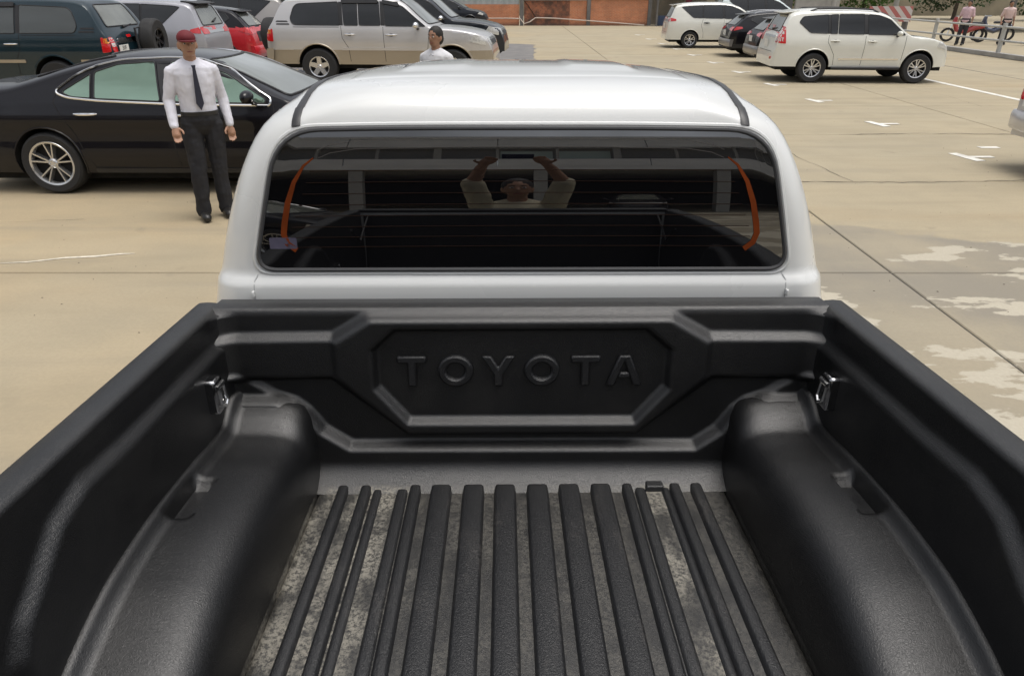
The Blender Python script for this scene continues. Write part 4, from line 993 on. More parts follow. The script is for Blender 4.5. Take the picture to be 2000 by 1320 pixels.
W_SED = wheel_set('sedan', .335, .236, .225, 5, .0135, pm('machined alloy', (.62, .62, .62), .22, .8), .20)
W_LC = wheel_set('lc', .385, .215, .27, 5, .085, M_ALLOY)
W_LCD = wheel_set('lcd', .385, .20, .27, 6, .05, M_DALLOY)
W_PR = wheel_set('prado', .385, .235, .265, 6, .028, M_ALLOY, .19)
W_MPV = wheel_set('mpv', .335, .215, .215, 5, .03, M_ALLOY, .22)
W_XO = wheel_set('xo', .355, .235, .23, 5, .04, M_DALLOY, .2)
W_XOS = wheel_set('xos', .355, .235, .23, 5, .05, M_ALLOY, .2)

build_car('sedan', 'black saloon car with chrome window line and green tinted windows', 'sedan', SEDAN, ('rR', -5.10, 7.88), R(0), dict(body=[M_BLACKP], glass=M_GREENG, rearglass=M_GLASS, skirt=M_PLASTIC), W_SED, {}, (1.02, 1.03, 1.01), 'car')
build_car('off_road_wagon', 'dark teal off-roader with spare wheel on its tailgate, facing left', 'lc', LC, ('end', -7.78, 15.75), R(180), dict(body=[M_TEAL, M_CHAMP], low=0, strip=M_CHAMP, glass=pm('smoke glass', (.05, .055, .05), .05, .45, .6, 1.), vent=M_PLASTIC), W_LC,
    dict(visor=True, spare=(-.42, 1.06), spare_wheel=W_LCD, plate=(0, .92, .53, '51F'), wiper=(.1, 1.30, -.30, 1.34)), (1.06, 1.02, 1.055), 'car')
build_car('people_carrier', 'grey people carrier with black roof spoiler beside the teal off-roader', 'mpv', MPV, ('end', -7.28, 19.2), R(180), dict(body=[M_GREY], spoiler=M_PLASTIC), W_MPV, dict(wiper=(.0, 1.27, -.32, 1.35)), (1.05,) * 3, 'car')
build_car('hatchback', 'bright red small crossover with black roof between two people carriers', 'xo_small', dict(XO, split=.42), ('end', -7.08, 21.9), R(180), dict(body=[M_RED, M_BLACKP], roof=1, roofz=1.14, lip=M_PLASTIC, spoiler=M_BLACKP, bumper=M_RED), W_XO, dict(plain_plate=(.92, 0)), (.90, .93, .98), 'car')
build_car('people_carrier', 'warm silver people carrier behind the red crossover', 'mpv', MPV, ('end', -6.75, 24.6), R(180), dict(body=[M_BEIGE]), W_MPV, {}, (1.08,) * 3, 'car')
build_car('off_road_wagon', 'silver and champagne off-roader with spare wheel, parked facing right', 'lc', LC, ('rR', -4.58, 17.95), R(-5), dict(body=[M_SILVER, M_CHAMP], low=1, vent=M_PLASTIC, mirror=M_CHROME, strip=M_SILVER, bumper=M_CHAMP), W_LC,
    dict(visor=True, spare=(.05, .98), spare_wheel=W_LCD), (1.12, 1.0, 1.06), 'car')
build_car('off_road_wagon', 'dark blue off-roader with chrome mirror, half hidden behind the silver one', 'lc', LC, ('front', -.15, 22.4), R(-5), dict(body=[M_NAVY, M_NAVY], low=1, vent=M_PLASTIC, mirror=M_CHROME, strip=M_NAVY, bumper=M_NAVY), W_LC, {}, (1.12, 1.0, 1.07), 'car')
build_car('crossover', 'dark far crossover parked by the brick wall', 'xo', XO, ('front', -1.35, 43.5), R(-3), dict(body=[M_NAVY], lip=M_NAVY), W_XO, dict(spoiler=False), (1., 1., .98), 'car')
build_car('people_carrier', 'pearl white people carrier with black door handles on the right', 'mpv', MPV, ('rR', 6.84, 29.49), R(-3), dict(body=[M_PEARL], handle=M_PLASTIC), W_MPV, dict(plain_plate=(.86, 0)), (.92, .9, .90), 'car')
build_car('people_carrier', 'pale car whose roof shows behind the white people carrier', 'mpv', MPV, ('end', 9.3, 36.0), R(-3), dict(body=[M_PEARL2]), W_MPV, {}, (.95, .95, 1.0), 'car')
build_car('crossover', 'black crossover with roof rails, farther of the black pair', 'xo', XO, ('rR', 8.1, 25.4), R(-3), dict(body=[M_BLACKP, M_PLASTIC], low=1, lip=M_PLASTIC, rail=M_ALLOY, bumper=pm('smoked silver bumper', (.30, .29, .28), .3, .6)), W_XO, dict(rails=True, plain_plate=(.88, .0)), (.90, .93, .84), 'car')
build_car('crossover', 'black crossover nearer of the pair, next to white off-roader', 'xo', XO, ('rR', 8.05, 22.3), R(-3), dict(body=[M_BLACKP, M_PLASTIC], low=1, lip=M_PLASTIC, bumper=pm('smoked silver bumper', (.30, .29, .28), .3, .6)), W_XO, dict(plain_plate=(.88, .0)), (.90, .93, .83), 'car')
build_car('off_road_wagon', 'pearl white off-roader with roof rails and tall red tail lamps', 'prado', PRADO, ('rR', 7.30, 18.35), R(-4), dict(body=[M_PEARL, M_PLASTIC], handle=M_PEARL, strip=M_CHROME, spoiler=M_PEARL), W_PR, dict(rails=True, step=True, plain_plate=(.97, .05), wiper=(.1, 1.33, -.3, 1.37)), (.885, .93, .885), 'car')
build_car('off_road_wagon', 'silver car cut off by the right edge, number plate showing', 'lc', LC, ('end', 6.42, 8.62), R(0), dict(body=[M_SILVER, M_SILVER], low=1, vent=M_PLASTIC, strip=M_SILVER, bumper=M_SILVER), W_LC, dict(plate=(0, .93, .53, '51A\n347')), (.95, .84, .92), 'car')
build_car('sedan', 'dark saloon parked behind the photographer, seen mirrored in the rear window', 'sedan', SEDAN, ('end', -6.2, -7.6), R(20), dict(body=[M_BLACKP], skirt=M_PLASTIC), W_SED, {}, (1., 1., 1.), 'car')
build_car('crossover', 'dark grey crossover under the building behind the camera, left of the navy people carrier', 'xo', XO, ('end', 5.0, -22.5), R(100), dict(body=[M_BLACKP, M_PLASTIC], low=1, lip=M_PLASTIC), W_XOS, {}, (1., 1., 1.), 'car')
build_car('people_carrier', 'navy people carrier under the building behind the camera', 'mpv', MPV, ('end', 12.5, -22.5), R(80), dict(body=[M_NAVY]), W_MPV, {}, (1., 1., 1.), 'car')
build_car('crossover', 'black crossover under the building behind the camera, seen mirrored', 'xo', XO, ('end', -9.5, -21.5), R(95), dict(body=[M_NAVY, M_PLASTIC], low=1, lip=M_PLASTIC), W_XO, {}, (1., 1., 1.), 'car')

# ------------------------------------------------------------------ buildings, walls and street furniture
def brick_mat(name, c1, c2, mortar, stain):
    t = NT(name); tc = t.n.new('ShaderNodeTexCoord'); P = tc.outputs['Object']
    sw = t.n.new('ShaderNodeSeparateXYZ'); t.l.new(P, sw.inputs[0]); cb = t.n.new('ShaderNodeCombineXYZ'); t.l.new(sw.outputs[0], cb.inputs[0]); t.l.new(sw.outputs[2], cb.inputs[1])
    b = t.n.new('ShaderNodeTexBrick'); t.l.new(cb.outputs[0], b.inputs['Vector']); b.inputs['Scale'].default_value = 1.0; b.inputs['Brick Width'].default_value = .20; b.inputs['Row Height'].default_value = .07; b.inputs['Mortar Size'].default_value = .008
    b.inputs['Color1'].default_value = (*c1, 1); b.inputs['Color2'].default_value = (*c2, 1); b.inputs['Mortar'].default_value = (*mortar, 1)
    n = t.noise(P, 1.4, 6, .65); n2 = t.noise(P, 9, 5, .7)
    col = t.mix(t.ramp(n, .36, .66, 0, stain), b.outputs['Color'], (.045, .038, .034)); col = t.mix(t.ramp(n2, .5, .68, 0, stain * .8), col, (.07, .055, .045))
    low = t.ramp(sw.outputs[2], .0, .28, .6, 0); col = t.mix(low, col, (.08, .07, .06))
    t.l.new(col, t.p.inputs['Base Color']); t.p.inputs['Roughness'].default_value = .9; t.bump(b.outputs['Fac'], .4, -.01); return t.m
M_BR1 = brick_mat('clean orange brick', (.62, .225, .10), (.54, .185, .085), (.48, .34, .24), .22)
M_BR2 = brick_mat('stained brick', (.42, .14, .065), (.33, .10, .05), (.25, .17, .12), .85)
M_CCAP = pm('grey concrete', (.33, .32, .30), .9, var=.2, vscale=2)
M_CDARK = pm('dark weathered concrete', (.15, .145, .14), .9, var=.25, vscale=3)
M_SHEET = pm('blue grey sheet metal', (.36, .40, .41), .5, .2, var=.1, vscale=2)
bw = empty('brick_wall', (0, 48.2, 0)); tag(bw, 'orange and stained brick wall closing the far end of the lot', 'wall')
def bpanel(x0, x1, h, mat, dy=0): m = MB(); m.box(((x0 + x1) / 2, dy, h / 2), (x1 - x0, .22, h)); return m.build('brick_panel', mat, bw, False)
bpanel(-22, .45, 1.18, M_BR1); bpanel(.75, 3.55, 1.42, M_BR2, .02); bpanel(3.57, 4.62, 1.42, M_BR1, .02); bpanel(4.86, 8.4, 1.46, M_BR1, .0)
for x, mt in ((.60, M_CDARK), (4.74, M_CDARK), (8.50, M_CDARK)):
    m = MB(); m.box((x, -.02, .80), (.22, .34, 1.6)); m.build('pillar', mt, bw, False)
for x0, x1, h in ((.75, 4.62, 1.42), (4.86, 8.4, 1.46)):
    m = MB(); m.box(((x0 + x1) / 2, 0, h + .062), (x1 - x0, .32, .12)); m.build('coping', M_CCAP, bw, False)
m = MB()
xx = -22.
VV = []; FF = []
n = 300
for k in range(n + 1):
    x = -22 + 22.45 * k / n; y = -.02 + .018 * math.sin(k * 1.3); VV += [(x, y, 1.2), (x, y, 4.6)]
for k in range(n): FF.append((2*k, 2*k+1, 2*k+3, 2*k+2))
m.add(VV, FF); m.build('sheet_metal_panel', M_SHEET, bw)
m = MB(); m.tube([(.72, -.115, 1.42), (1.05, -.115, 1.05), (1.28, -.115, .72), (1.5, -.115, .45)], .018, 5); m.build('crack', M_SEAM, bw)
m = MB(); m.tube([(-6, 47.9, .42), (-.3, 47.92, .42), (.5, 47.92, .40), (.75, 47.8, .12), (1.1, 47.8, .22), (1.45, 47.9, .45), (2.6, 47.95, .42), (4.8, 47.9, .28), (7.0, 47.9, .12), (8.2, 47.9, .035)], .035, 7)
tag(m.build('pipe', pm('pale pipe', (.5, .42, .36), .6), None), 'pale hose pipe sagging along the foot of the brick wall', 'pipe')

# open shed beside the brick wall
M_TARP = pm('tan tarpaulin', (.24, .21, .16), .85, var=.25, vscale=1.5); M_MAROON = pm('maroon cloth', (.12, .018, .03), .8, var=.2); M_BLUE = pm('dark blue plastic', (.03, .05, .10), .5, var=.2)
sh_ = empty('market_shed', (10.6, 48.6, 0)); tag(sh_, 'open shed with tan tarpaulin beside the brick wall', 'shed')
m = MB(); m.box((0, 1.2, 1.3), (3.6, .06, 2.6)); m.build('tarpaulin', M_TARP, sh_, False)
m = MB(); m.box((0, 0, 2.66), (3.9, 2.8, .10)); m.build('roof', M_BLUE, sh_, False)
for x in (-1.75, 1.75):
    m = MB(); m.box((x, -1.2, 1.3), (.1, .1, 2.6)); m.build('post', M_CDARK, sh_, False)
m = MB(); m.add([(-.2, -1.0, .9), (.1, -1.0, .9), (.9, -1.0, 2.55), (.45, -1.0, 2.55), (-.2, -.96, .9), (.1, -.96, .9), (.9, -.96, 2.55), (.45, -.96, 2.55)], [(0, 1, 2, 3), (7, 6, 5, 4), (0, 4, 5, 1), (1, 5, 6, 2), (2, 6, 7, 3), (3, 7, 4, 0)]); m.build('banner', M_MAROON, sh_, False)
m = MB(); m.box((9.45, 48.0, .28), (.9, .5, .56), None, .95); tag(m.build('storage_box', M_BLUE, None, False, bevel=.02), 'dark blue box on the ground inside the shed', 'box')

M_GATE = pm('dark grey steel gate', (.09, .09, .095), .6, var=.15)
g = empty('metal_gate', (15.7, 46.6, 0)); tag(g, 'dark grey ribbed metal gate beside the concrete wall', 'gate')
for k in range(9):
    m = MB(); m.box((-1.0 + .24 * k, 0, 1.5), (.22, .05, 3.0)); m.build('gate_plank', M_GATE, g, False, bevel=.01)
m = MB(); m.box((18.2, 46.6, 1.5), (2.6, .22, 3.0)); tag(m.build('concrete_wall', M_CCAP, None, False), 'plain grey concrete wall right of the dark gate', 'wall')

# railing on a kerb along the right side
rl = empty('railing', (16.5, 0, 0)); tag(rl, 'grey metal railing on a low kerb along the right side', 'railing')
m = MB(); m.box((0, 30, .06), (.28, 44, .13)); m.build('kerb', M_CCAP, rl, False)
for k in range(11):
    m = MB(); m.box((0, 9 + 4.2 * k, .55), (.10, .10, .98)); m.build('post', pm('grey painted post', (.42, .42, .40), .6), rl, False)
for z in (.50, .92):
    m = MB(); m.tube([(0, 8, z), (0, 52, z)], .035, 8); m.build('rail', pm('grey painted post', (.42, .42, .40), .6), rl)

# striped barrier, poles
t = NT('red and white stripes'); tc = t.n.new('ShaderNodeTexCoord'); w_ = t.n.new('ShaderNodeTexWave'); w_.wave_type = 'BANDS'; w_.bands_direction = 'DIAGONAL'; w_.inputs['Scale'].default_value = 1.1
t.l.new(tc.outputs['Object'], w_.inputs['Vector']); t.l.new(t.mix(t.ramp(w_.outputs['Fac'], .48, .52), (.40, .13, .12), (.52, .48, .46)), t.p.inputs['Base Color']); t.p.inputs['Roughness'].default_value = .6
for k, lb in enumerate(['faded red and white striped barrier board behind the white off-roader']):
    br = empty('barrier', (20.2 + 2.6 * k, 41.5, 0)); tag(br, lb, 'barrier')
    m = MB(); m.box((0, 0, .85), (2.3, .06, .75)); m.build('board', t.m, br, False)
    for x in (-.9, .9):
        m = MB(); m.box((x, 0, .24), (.08, .5, .48)); m.build('foot', M_CDARK, br, False)
for x, y, lb in ((18.6, 45.2, 'grey pole behind the white off-roader roof'), (21.4, 43.5, 'pale pole beside the striped barrier')):
    m = MB(); m.tube([(x, y, 0), (x, y, 6)], [.14, .10], 10); tag(m.build('utility_pole', M_CCAP, None), lb, 'pole')

# trees and hedges with leaf-sized faces
def leaf_mat(name, a, b):
    t = NT(name); oi = t.n.new('ShaderNodeNewGeometry'); n = t.noise(oi.outputs['Position'], 1.7, 4); n2 = t.noise(oi.outputs['Position'], 14, 2)
    t.l.new(t.mix(t.math('ADD', t.math('MULTIPLY', n, .7), t.math('MULTIPLY', n2, .3)), a, b), t.p.inputs['Base Color']); t.p.inputs['Roughness'].default_value = .6; t.p.inputs['Specular IOR Level'].default_value = .3; return t.m
M_LEAF = leaf_mat('green leaves', (.02, .06, .008), (.10, .19, .03)); M_LEAF2 = leaf_mat('dark leaves', (.014, .035, .01), (.05, .10, .025)); M_BARK = pm('bark', (.09, .07, .05), .9, var=.3, bump=.5, bscale=25)
def tree(loc, h, rx, rz, lb, mat, n=2600, leaf=.16, cat='tree', trunk=True, nm='street_tree'):
    o = empty(nm, loc); tag(o, lb, cat, 'trees along the street'); m = MB(); cl = []
    for k in range(16):
        a = random.uniform(0, 6.28); r_ = random.uniform(.1, .75) * rx; cl.append((math.cos(a) * r_, math.sin(a) * r_, h + random.uniform(-.7, .7) * rz, random.uniform(.3, .55)))
    for k in range(n):
        cx, cy, cz, s_ = random.choice(cl); d = Vector((random.gauss(0, 1), random.gauss(0, 1), random.gauss(0, 1))).normalized() * random.uniform(.5, 1.) ** .5
        p = Vector((cx + d.x * rx * s_, cy + d.y * rx * s_, cz + d.z * rz * s_ * 1.1)); p.z = max(p.z, .05)
        e = Euler((random.uniform(-1, 1), random.uniform(-1, 1), random.uniform(0, 6.28))).to_matrix(); s2 = leaf * random.uniform(.6, 1.3)
        m.add([p + e @ Vector(q) * s2 for q in ((-.5, 0, 0), (0, -.28, .06), (.5, 0, 0), (0, .28, .06))], [(0, 1, 2, 3)])
    me = mk('crown', m.V, m.F, mat, o, False)
    if trunk:
        m = MB(); m.tube([(0, 0, 0), (.05, 0, h * .4), (0, .05, h)], [.16, .12, .05], 9)
        for c in cl[:7]: m.tube([(.03, 0, h * .55), (c[0] * .6, c[1] * .6, (c[2] + h * .6) / 2), c[:3]], [.07, .045, .015], 6)
        m.build('trunk', M_BARK, o)
    return o
tree((13.2, 47.3, 0), .95, 1.5, 1.0, 'bright green bush between the shed and the metal gate', M_LEAF, 2600, .17, 'bush', True, 'bush')
tree((27, 60, 0), 2.6, 3.4, 2.4, 'green street tree above the striped barrier', M_LEAF, 4200, .26)
tree((33, 58, 0), 2.8, 3.4, 2.5, 'dark leafy tree at the upper right corner', M_LEAF2, 4200, .26)
tree((22, 63, 0), 2.4, 2.6, 2.0, 'smaller green tree left of the pale pole', M_LEAF, 3200, .24)
tree((39, 55, 0), 2.8, 3.2, 2.6, 'dark tree furthest right by the grey canopy', M_LEAF2, 3600, .26)
m = MB(); m.box((25, 67, .8), (60, 1.2, 1.6)); wlg = m.build('garden_wall', pm('long ochre wall', (.25, .22, .16), .9, var=.3, vscale=.6), None, False); tag(wlg, 'long low wall behind the street trees', 'wall')
cp = empty('canopy', (30.5, 43, 0)); tag(cp, 'grey canopy roof on posts at the upper right corner', 'canopy')
m = MB(); m.box((0, 0, 2.5), (9, 5, .9)); m.build('roof', pm('grey canopy sheet', (.23, .24, .25), .6, var=.1), cp, False)
for x in (-4.2, 0, 4.2):
    m = MB(); m.tube([(x, -2.2, 0), (x, -2.2, 2.1)], .06, 8); m.build('post', M_CDARK, cp)

# the building behind the camera, mirrored in the rear window and the paintwork
M_FAC = pm('grey facade panel', (.66, .67, .68), .6, var=.08, vscale=.7); M_FAC2 = pm('pale column paint', (.34, .34, .33), .6, var=.08); M_FGL = pm('facade glass', (.06, .085, .085), .05, .4, .6, 1.)
bd = empty('showroom_building', (0, -20, 0)); tag(bd, 'long two storey building behind the camera, mirrored in the rear window', 'building')
m = MB(); m.box((0, -7, 4.55), (90, 14.2, .5)); m.build('floor_slab', M_FAC, bd, False)
for k in range(18):
    m = MB(); m.box((-42.5 + 5 * k, .05, 5.35), (4.96, .16, 1.1)); m.build('parapet_panel', M_FAC, bd, False)
    m = MB(); m.box((-42.5 + 5 * k, .05, 9.3), (4.96, .16, 1.9)); m.build('fascia_panel', M_FAC, bd, False)
m = MB(); m.box((0, -14, 2.2), (90, .2, 4.4)); m.build('rear_wall', pm('dark garage wall', (.03, .03, .032), .8), bd, False)
m = MB(); m.box((0, -7, 10.4), (90, 14.4, .3)); m.build('roof', M_FAC, bd, False)
m = MB(); m.box((0, -1.2, 7.1), (90, .1, 2.5)); m.build('upper_wall', pm('grey upper wall', (.20, .20, .20), .7, var=.1), bd, False)  # set-back wall, a darker grey than the facade panels
for k in range(15):
    m = MB(); m.box((-42 + 6 * k + 1.4, -.2, 2.15), (.45, .45, 4.3)); m.build('column', M_FAC2, bd, False)
for k in range(45):
    m = MB(); m.box((-44 + 2 * k, -.3, 7.1), (.10 if k % 3 else .26, .12, 2.4)); m.build('mullion', M_FAC2, bd, False)
for k in (17, 22, 23):
    m = MB(); m.box((-43 + 2 * k, -1.1, 6.9), (1.8, .06, 1.5)); m.build('window_pane', pm('pale pane', (.45, .55, .53), .2), bd, False)  # a few panes with a pale greenish base colour

# ------------------------------------------------------------------ people
def limb(m, p0, r0, p1, r1, n=12):
    p0, p1 = Vector(p0), Vector(p1); d = p1 - p0; k = 6
    pts = [p0 - d.normalized() * r0 * .9, p0 - d.normalized() * r0 * .5] + [p0.lerp(p1, i / k) for i in range(k + 1)] + [p1 + d.normalized() * r1 * .5, p1 + d.normalized() * r1 * .9]
    rr = [r0 * .35, r0 * .85] + [r0 + (r1 - r0) * i / k for i in range(k + 1)] + [r1 * .85, r1 * .35]
    m.tube(pts, rr, n)
def vox(m, name, mat, parent, size, smooth=6):
    o = m.build(name, mat, parent); r_ = o.modifiers.new('remesh', 'REMESH'); r_.mode = 'VOXEL'; r_.voxel_size = size; r_.use_smooth_shade = True
    s_ = o.modifiers.new('smooth', 'SMOOTH'); s_.iterations = smooth; s_.factor = .5; return o
FOLD = bpy.data.textures.new('cloth folds', 'CLOUDS'); FOLD.noise_scale = .11; FOLD.noise_depth = 2
def folds(o, k=.016):
    d = o.modifiers.new('folds', 'DISPLACE'); d.texture = FOLD; d.texture_coords = 'LOCAL'; d.strength = k; d.mid_level = .5; return o
def hand(m, w, e, side, grip=None):
    """palm and five fingers from wrist w along direction e"""
    w = Vector(w); e = Vector(e).normalized(); lat = e.cross(Vector((0, 1, .15))).normalized()
    fwd = lat.cross(e).normalized()
    palm = w + e * .05
    limb(m, w, .026, w + e * .085, .034)
    limb(m, palm - lat * .018, .02, palm - lat * .022 + e * .04, .02); limb(m, palm + lat * .018, .02, palm + lat * .022 + e * .04, .02)
    for i, L_ in enumerate((.062, .072, .068, .052)):
        b_ = w + e * .095 + lat * (.030 - .020 * i); mid = b_ + e * L_ * .55 + fwd * .008; tip = mid + (e * .7 + fwd * .75).normalized() * L_ * .5
        limb(m, b_, .0095, mid, .009, 8); limb(m, mid, .009, tip, .0075, 8)
    tb_ = w + e * .03 + lat * .03 * side + fwd * .012; t2 = tb_ + (e * .7 + lat * side * .6 + fwd * .4).normalized() * .045
    limb(m, tb_, .013, t2, .0115, 8); limb(m, t2, .0115, t2 + (e + fwd * .5).normalized() * .03, .009, 8)
def person(lb, loc, face, hgt, shirt, trousers, skin, pose='stand', voxel=.012, sleeves='long', cap=None, tie=None, hair=(.012, .01, .009), group=None, detail=True):
    s_ = hgt / 1.72; o = empty('person', loc, face, (s_,) * 3); tag(o, lb, 'person', group)
    J = dict(an=.085, kn=.10, hp=.095)
    sh = {s: Vector((s * .178, -.005, 1.392)) for s in (-1, 1)}
    if pose == 'photo':
        tgt = {-1: Vector((-.138, .345, 1.955)), 1: Vector((.098, .355, 1.962))}
        el = {s: Vector((s * .225, .185, 1.685)) for s in (-1, 1)}; wr = {s: tgt[s] + Vector((s * .035, -.055, -.075)) for s in (-1, 1)}; hd = {s: (tgt[s] - wr[s]) for s in (-1, 1)}
    else:
        el = {-1: Vector((-.232, -.05, 1.135)), 1: Vector((.245, -.03, 1.14))}; wr = {-1: Vector((-.245, .03, .90)), 1: Vector((.255, .10, .93))}; hd = {-1: Vector((-.02, .12, -1)), 1: Vector((-.05, .35, -1))}
    kn = {-1: Vector((-.085, .0, .49)), 1: Vector((.115, .045, .485))}; hp = {s: Vector((s * J['hp'], 0, .92)) for s in (-1, 1)}; an = {-1: Vector((-.085, -.02, .085)), 1: Vector((.135, .02, .085))}
    def torso(m, g):
        S_ = [(.90, .02, .02), (.905, .15, .10), (.95, .162, .112), (1.02, .155, .106), (1.10, .150, .104), (1.20, .157, .108), (1.30, .170, .112), (1.37, .180, .106), (1.42, .165, .088), (1.45, .12, .07), (1.475, .07, .055), (1.48, .02, .02)]
        n_ = 24; VV = [((a + g) * math.cos(2 * math.pi * j / n_), (b_ + g) * math.sin(2 * math.pi * j / n_), z) for z, a, b_ in S_ for j in range(n_)]
        FF = [(i * n_ + j, i * n_ + (j + 1) % n_, (i + 1) * n_ + (j + 1) % n_, (i + 1) * n_ + j) for i in range(len(S_) - 1) for j in range(n_)] + [tuple(range(n_ - 1, -1, -1)), tuple((len(S_) - 1) * n_ + j for j in range(n_))]
        m.add(VV, FF)
        for s in (-1, 1): limb(m, (s * .04, -.012, 1.455), .045 + g, sh[s] + Vector((-s * .015, 0, 0)), .052 + g)
    def arms(m, g, full=True):
        for s in (-1, 1):
            limb(m, sh[s], .052 + g, el[s], .042 + g)
            if full: limb(m, el[s], .043 + g, wr[s], .029 + g)
    def hips(m, g): m.ell((0, -.005, .96), (.165 + g, .12 + g, .14 + g))
    def legs(m, g, z1=None):
        for s in (-1, 1):
            limb(m, hp[s], .085 + g, kn[s], .058 + g * 1.2)
            if g: limb(m, kn[s], .060 + g, an[s] + Vector((0, .01, -.005)), .056 + g)
            else: limb(m, kn[s], .057, an[s], .040)
    m = MB(); torso(m, 0); hips(m, 0); legs(m, 0); arms(m, 0)
    limb(m, (0, -.01, 1.42), .062, (0, .005, 1.54), .054)
    m.ell((0, .005, 1.635), (.077, .095, .105)); m.ell((0, .035, 1.575), (.058, .062, .062)); m.ell((0, .103, 1.605), (.012, .017, .022))
    for s in (-1, 1): m.ell((s * .078, -.005, 1.61), (.012, .022, .032)); hand(m, wr[s], hd[s], -s); limb(m, an[s], .034, an[s] + Vector((0, .11, -.05)), .024)
    M_SK = pm('skin %.2f' % skin[0], skin, .5, var=.08, vscale=12); vox(m, 'body', M_SK, o, voxel, 4)
    if detail:
        for s in (-1, 1):
            m = MB(); m.ell((s * .031, .089, 1.632), (.013, .008, .008), 10, 6); m.build('eye', pm('eye white', (.55, .53, .5), .3), o)
            m = MB(); m.ell((s * .031, .096, 1.632), (.006, .004, .006), 8, 6); m.build('pupil', M_INK, o)
            m = MB(); m.tube([(s * .014, .098, 1.652), (s * .032, .096, 1.658), (s * .05, .082, 1.652)], [.003, .005, .002], 6); m.build('eyebrow', pm('dark hair', hair, .7), o)
        m = MB(); m.tube([(-.024, .088, 1.562), (0, .097, 1.565), (.024, .088, 1.562)], [.003, .006, .003], 6); m.build('mouth', pm('lips', (.22, .07, .06), .5), o)
    if cap:
        m = MB(); m.ell((0, .0, 1.672), (.083, .100, .072)); 
        m.V = [(x, y, max(z, 1.655)) for x, y, z in m.V]
        m.prism([(-.075, .06), (-.065, .14), (-.03, .185), (.03, .185), (.065, .14), (.075, .06)], 1.648, 1.660, 'xy'); m.build('cap', pm('maroon cap %.2f' % cap[0], cap, .8, var=.1), o)
        m = MB(); m.ell((0, -.02, 1.62), (.084, .085, .08)); m.build('hair', pm('dark hair', hair, .7), o)
    else:
        m = MB(); m.ell((0, -.012, 1.655), (.086, .102, .098)); m.ell((0, -.04, 1.61), (.083, .075, .085)); m.build('hair', pm('dark hair', hair, .7), o)
    m = MB(); torso(m, .012); arms(m, .010 if sleeves == 'long' else .020, sleeves == 'long')
    if sleeves != 'long': m.ell((0, 0, .95), (.18, .135, .12))
    M_SH = pm('shirt %.2f %.2f %.2f' % shirt, shirt, .8, var=.08, vscale=9, bump=.35, bscale=14); folds(vox(m, 'shirt', M_SH, o, voxel, 4))
    if sleeves == 'long' and detail:
        for s in (-1, 1):
            m = MB(); m.add([(s*.004, .058, 1.475), (s*.06, .035, 1.495), (s*.062, .075, 1.435), (s*.02, .108, 1.425), (s*.004, .05, 1.478), (s*.06, .025, 1.495), (s*.058, .065, 1.432), (s*.02, .098, 1.42)], [(0, 1, 2, 3), (7, 6, 5, 4), (0, 4, 5, 1), (1, 5, 6, 2), (2, 6, 7, 3), (3, 7, 4, 0)]); m.build('collar', M_SH, o, False)
    m = MB(); hips(m, .014); m.lathe([(.001, .99), (.168, .99), (.166, 1.035), (.001, 1.035)], 24, 'Z'); m.V = [(x, y * (.76 if 0.98 < z < 1.04 and abs(x) + abs(y) > 0 and i >= len(m.V) - 96 else 1), z) for i, (x, y, z) in enumerate(m.V)]; legs(m, .016); folds(vox(m, 'trousers', pm('trousers %.2f %.2f %.2f' % trousers, trousers, .85, var=.1, bump=.3, bscale=12), o, voxel, 4), .022)
    m = MB(); m.lathe([(.15, 1.005), (.172, 1.005), (.172, 1.040), (.15, 1.040)], 24, 'Z', True); m.V = [(x, y * .76, z) for x, y, z in m.V]; m.build('belt', pm('black leather', (.015, .014, .013), .4), o)
    if tie:
        m = MB(); m.prism([(-.018, 1.455), (.018, 1.455), (.012, 1.43), (.033, 1.12), (0, 1.06), (-.033, 1.12), (-.012, 1.43)], .112, .134); o2 = m.build('tie', pm('dark tie', tie, .7), o, False); o2.rotation_euler = (R(-1), 0, 0)
    for s in (-1, 1):
        m = MB(); limb(m, an[s] + Vector((0, -.03, -.025)), .052, an[s] + Vector((0, .15, -.04)), .043); m.V = [(x, y, max(z, .0)) for x, y, z in m.V]; m.build('shoe', pm('black leather', (.015, .014, .013), .4), o)
    return o
SK = (.36, .20, .13); SK2 = (.30, .16, .10)
person('man in white shirt, dark tie and maroon cap standing by the black saloon', (-2.98, 7.0, 0), R(-150), 1.72, (.62, .62, .68), (.014, .014, .017), SK, voxel=.0065, cap=(.13, .012, .018), tie=(.02, .022, .04))
person('person in pale shirt whose head shows over the truck roof', (-.90, 9.0, 0), R(150), 1.66, (.60, .60, .62), (.03, .03, .035), SK2, voxel=.012)
ph = person('photographer in beige shirt holding up a phone, mirrored in the rear window', (.075, -.43, 0), 0, 1.80, (.42, .38, .28), (.03, .03, .04), SK2, pose='photo', voxel=.009, sleeves='short')
ax = Vector((0, math.cos(R(PITCH)), -math.sin(R(PITCH))))
pc = Vector((.066, 0, CAM_H)) - ax * .009
phone = empty('phone', pc, rot=(R(90 - PITCH), 0, 0)); tag(phone, 'dark blue phone in the photographer hands, mirrored in the rear window', 'phone')
m = MB(); m.box((0, 0, 0), (.158, .074, .008)); m.build('case', pm('dark blue phone case', (.012, .018, .05), .3, .2), phone, True, 30, bevel=.003)
for yy in (-.012, .014):
    m = MB(); m.lathe([(.0045, -.0052), (.007, -.0052), (.007, -.004), (.0045, -.004)], 16, 'Z', True); m.build('lens_ring', M_CHROME, phone, loc=(-.05, yy, 0))
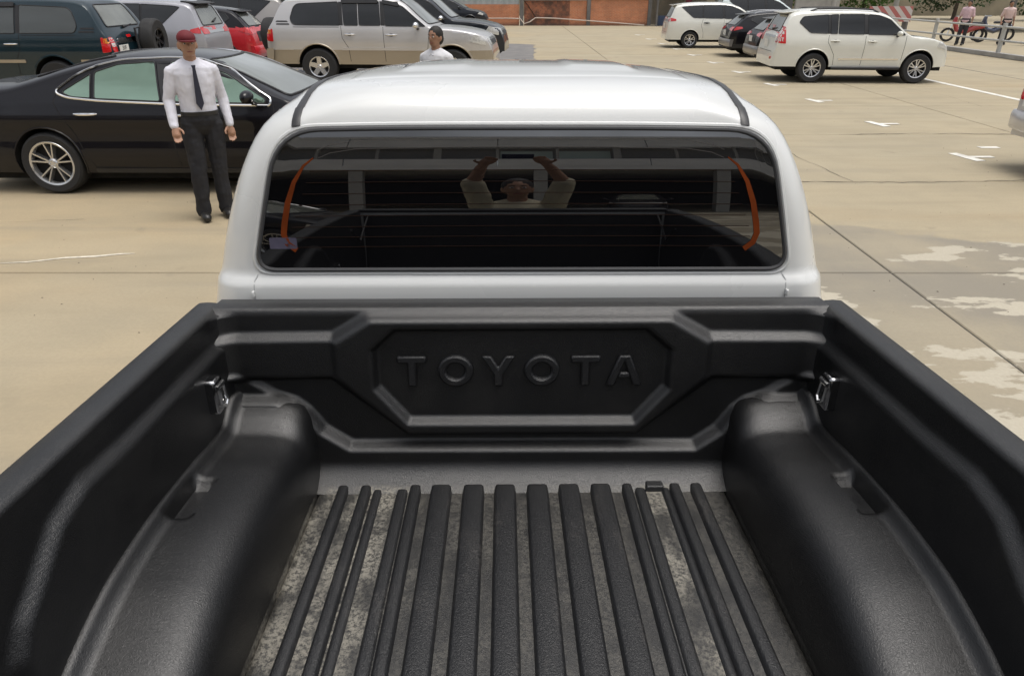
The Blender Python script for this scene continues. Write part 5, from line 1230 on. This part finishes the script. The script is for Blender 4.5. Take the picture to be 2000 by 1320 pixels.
def moped(lb, loc, rz, col):
    o = empty('motorbike', loc, rz); tag(o, lb, 'motorbike', 'motorbikes beyond the railing'); P_ = pm('moped paint %.2f' % col[0], col, .3, 0, .5, 1.)
    for y in (-.62, .62):
        m = MB(); m.lathe([(.19, -.03), (.27, -.045), (.285, 0), (.27, .045), (.19, .03)], 20, 'Y', True); m.V = [(q[1], q[0] + y, q[2] + .285) for q in m.V]; m.build('wheel', M_TYRE, o)
    m = MB(); m.tube([(0, -.72, .62), (0, -.35, .58), (0, 0, .42), (0, .3, .48), (0, .45, .8), (0, .42, .98)], [.07, .13, .12, .10, .10, .07], 10); m.build('fairing', P_, o)
    m = MB(); m.box((0, -.3, .76), (.24, .7, .10), None, .85); m.build('seat', M_PLASTIC, o, bevel=.03)
    m = MB(); m.tube([(-.32, .34, 1.02), (-.1, .42, 1.0), (.1, .42, 1.0), (.32, .34, 1.02)], .018, 6); m.tube([(0, .62, .285), (0, .45, .9)], .035, 6); m.build('handlebar', M_CHROME, o)
for q, (x, y, c, lb) in enumerate([(19.4, 33.0, (.35, .03, .03), 'red motorbike nearest the railing'), (21.0, 33.6, (.03, .04, .08), 'dark motorbike second along the street'), (23.0, 32.4, (.45, .45, .45), 'white motorbike in front of the canopy'), (20.4, 47.0, (.5, .5, .5), 'white motorbike far up the street by the grey pole'), (19.4, 47.6, (.3, .03, .03), 'red motorbike far up the street')]): moped(lb, (x, y, 0), R(70 + 11 * q), c)
for x, y, c, lb in [(18.3, 31.2, (.62, .44, .48), 'person in pink shirt nearest the railing beyond the white off-roader'), (20.1, 31.4, (.60, .45, .42), 'person in salmon shirt between two motorbikes'), (20.95, 31.0, (.03, .035, .06), 'person in navy shirt beyond the railing'), (21.8, 30.4, (.40, .22, .09), 'person in orange brown shirt beyond the railing'), (22.7, 30.2, (.60, .32, .38), 'person in rose shirt at the right edge')]:
    person(lb, (x, y, 0), R(random.uniform(120, 240)), random.uniform(1.5, 1.66), c, (.03, .03, .04), SK2, voxel=.018, sleeves='short', detail=False, group='people beyond the railing')
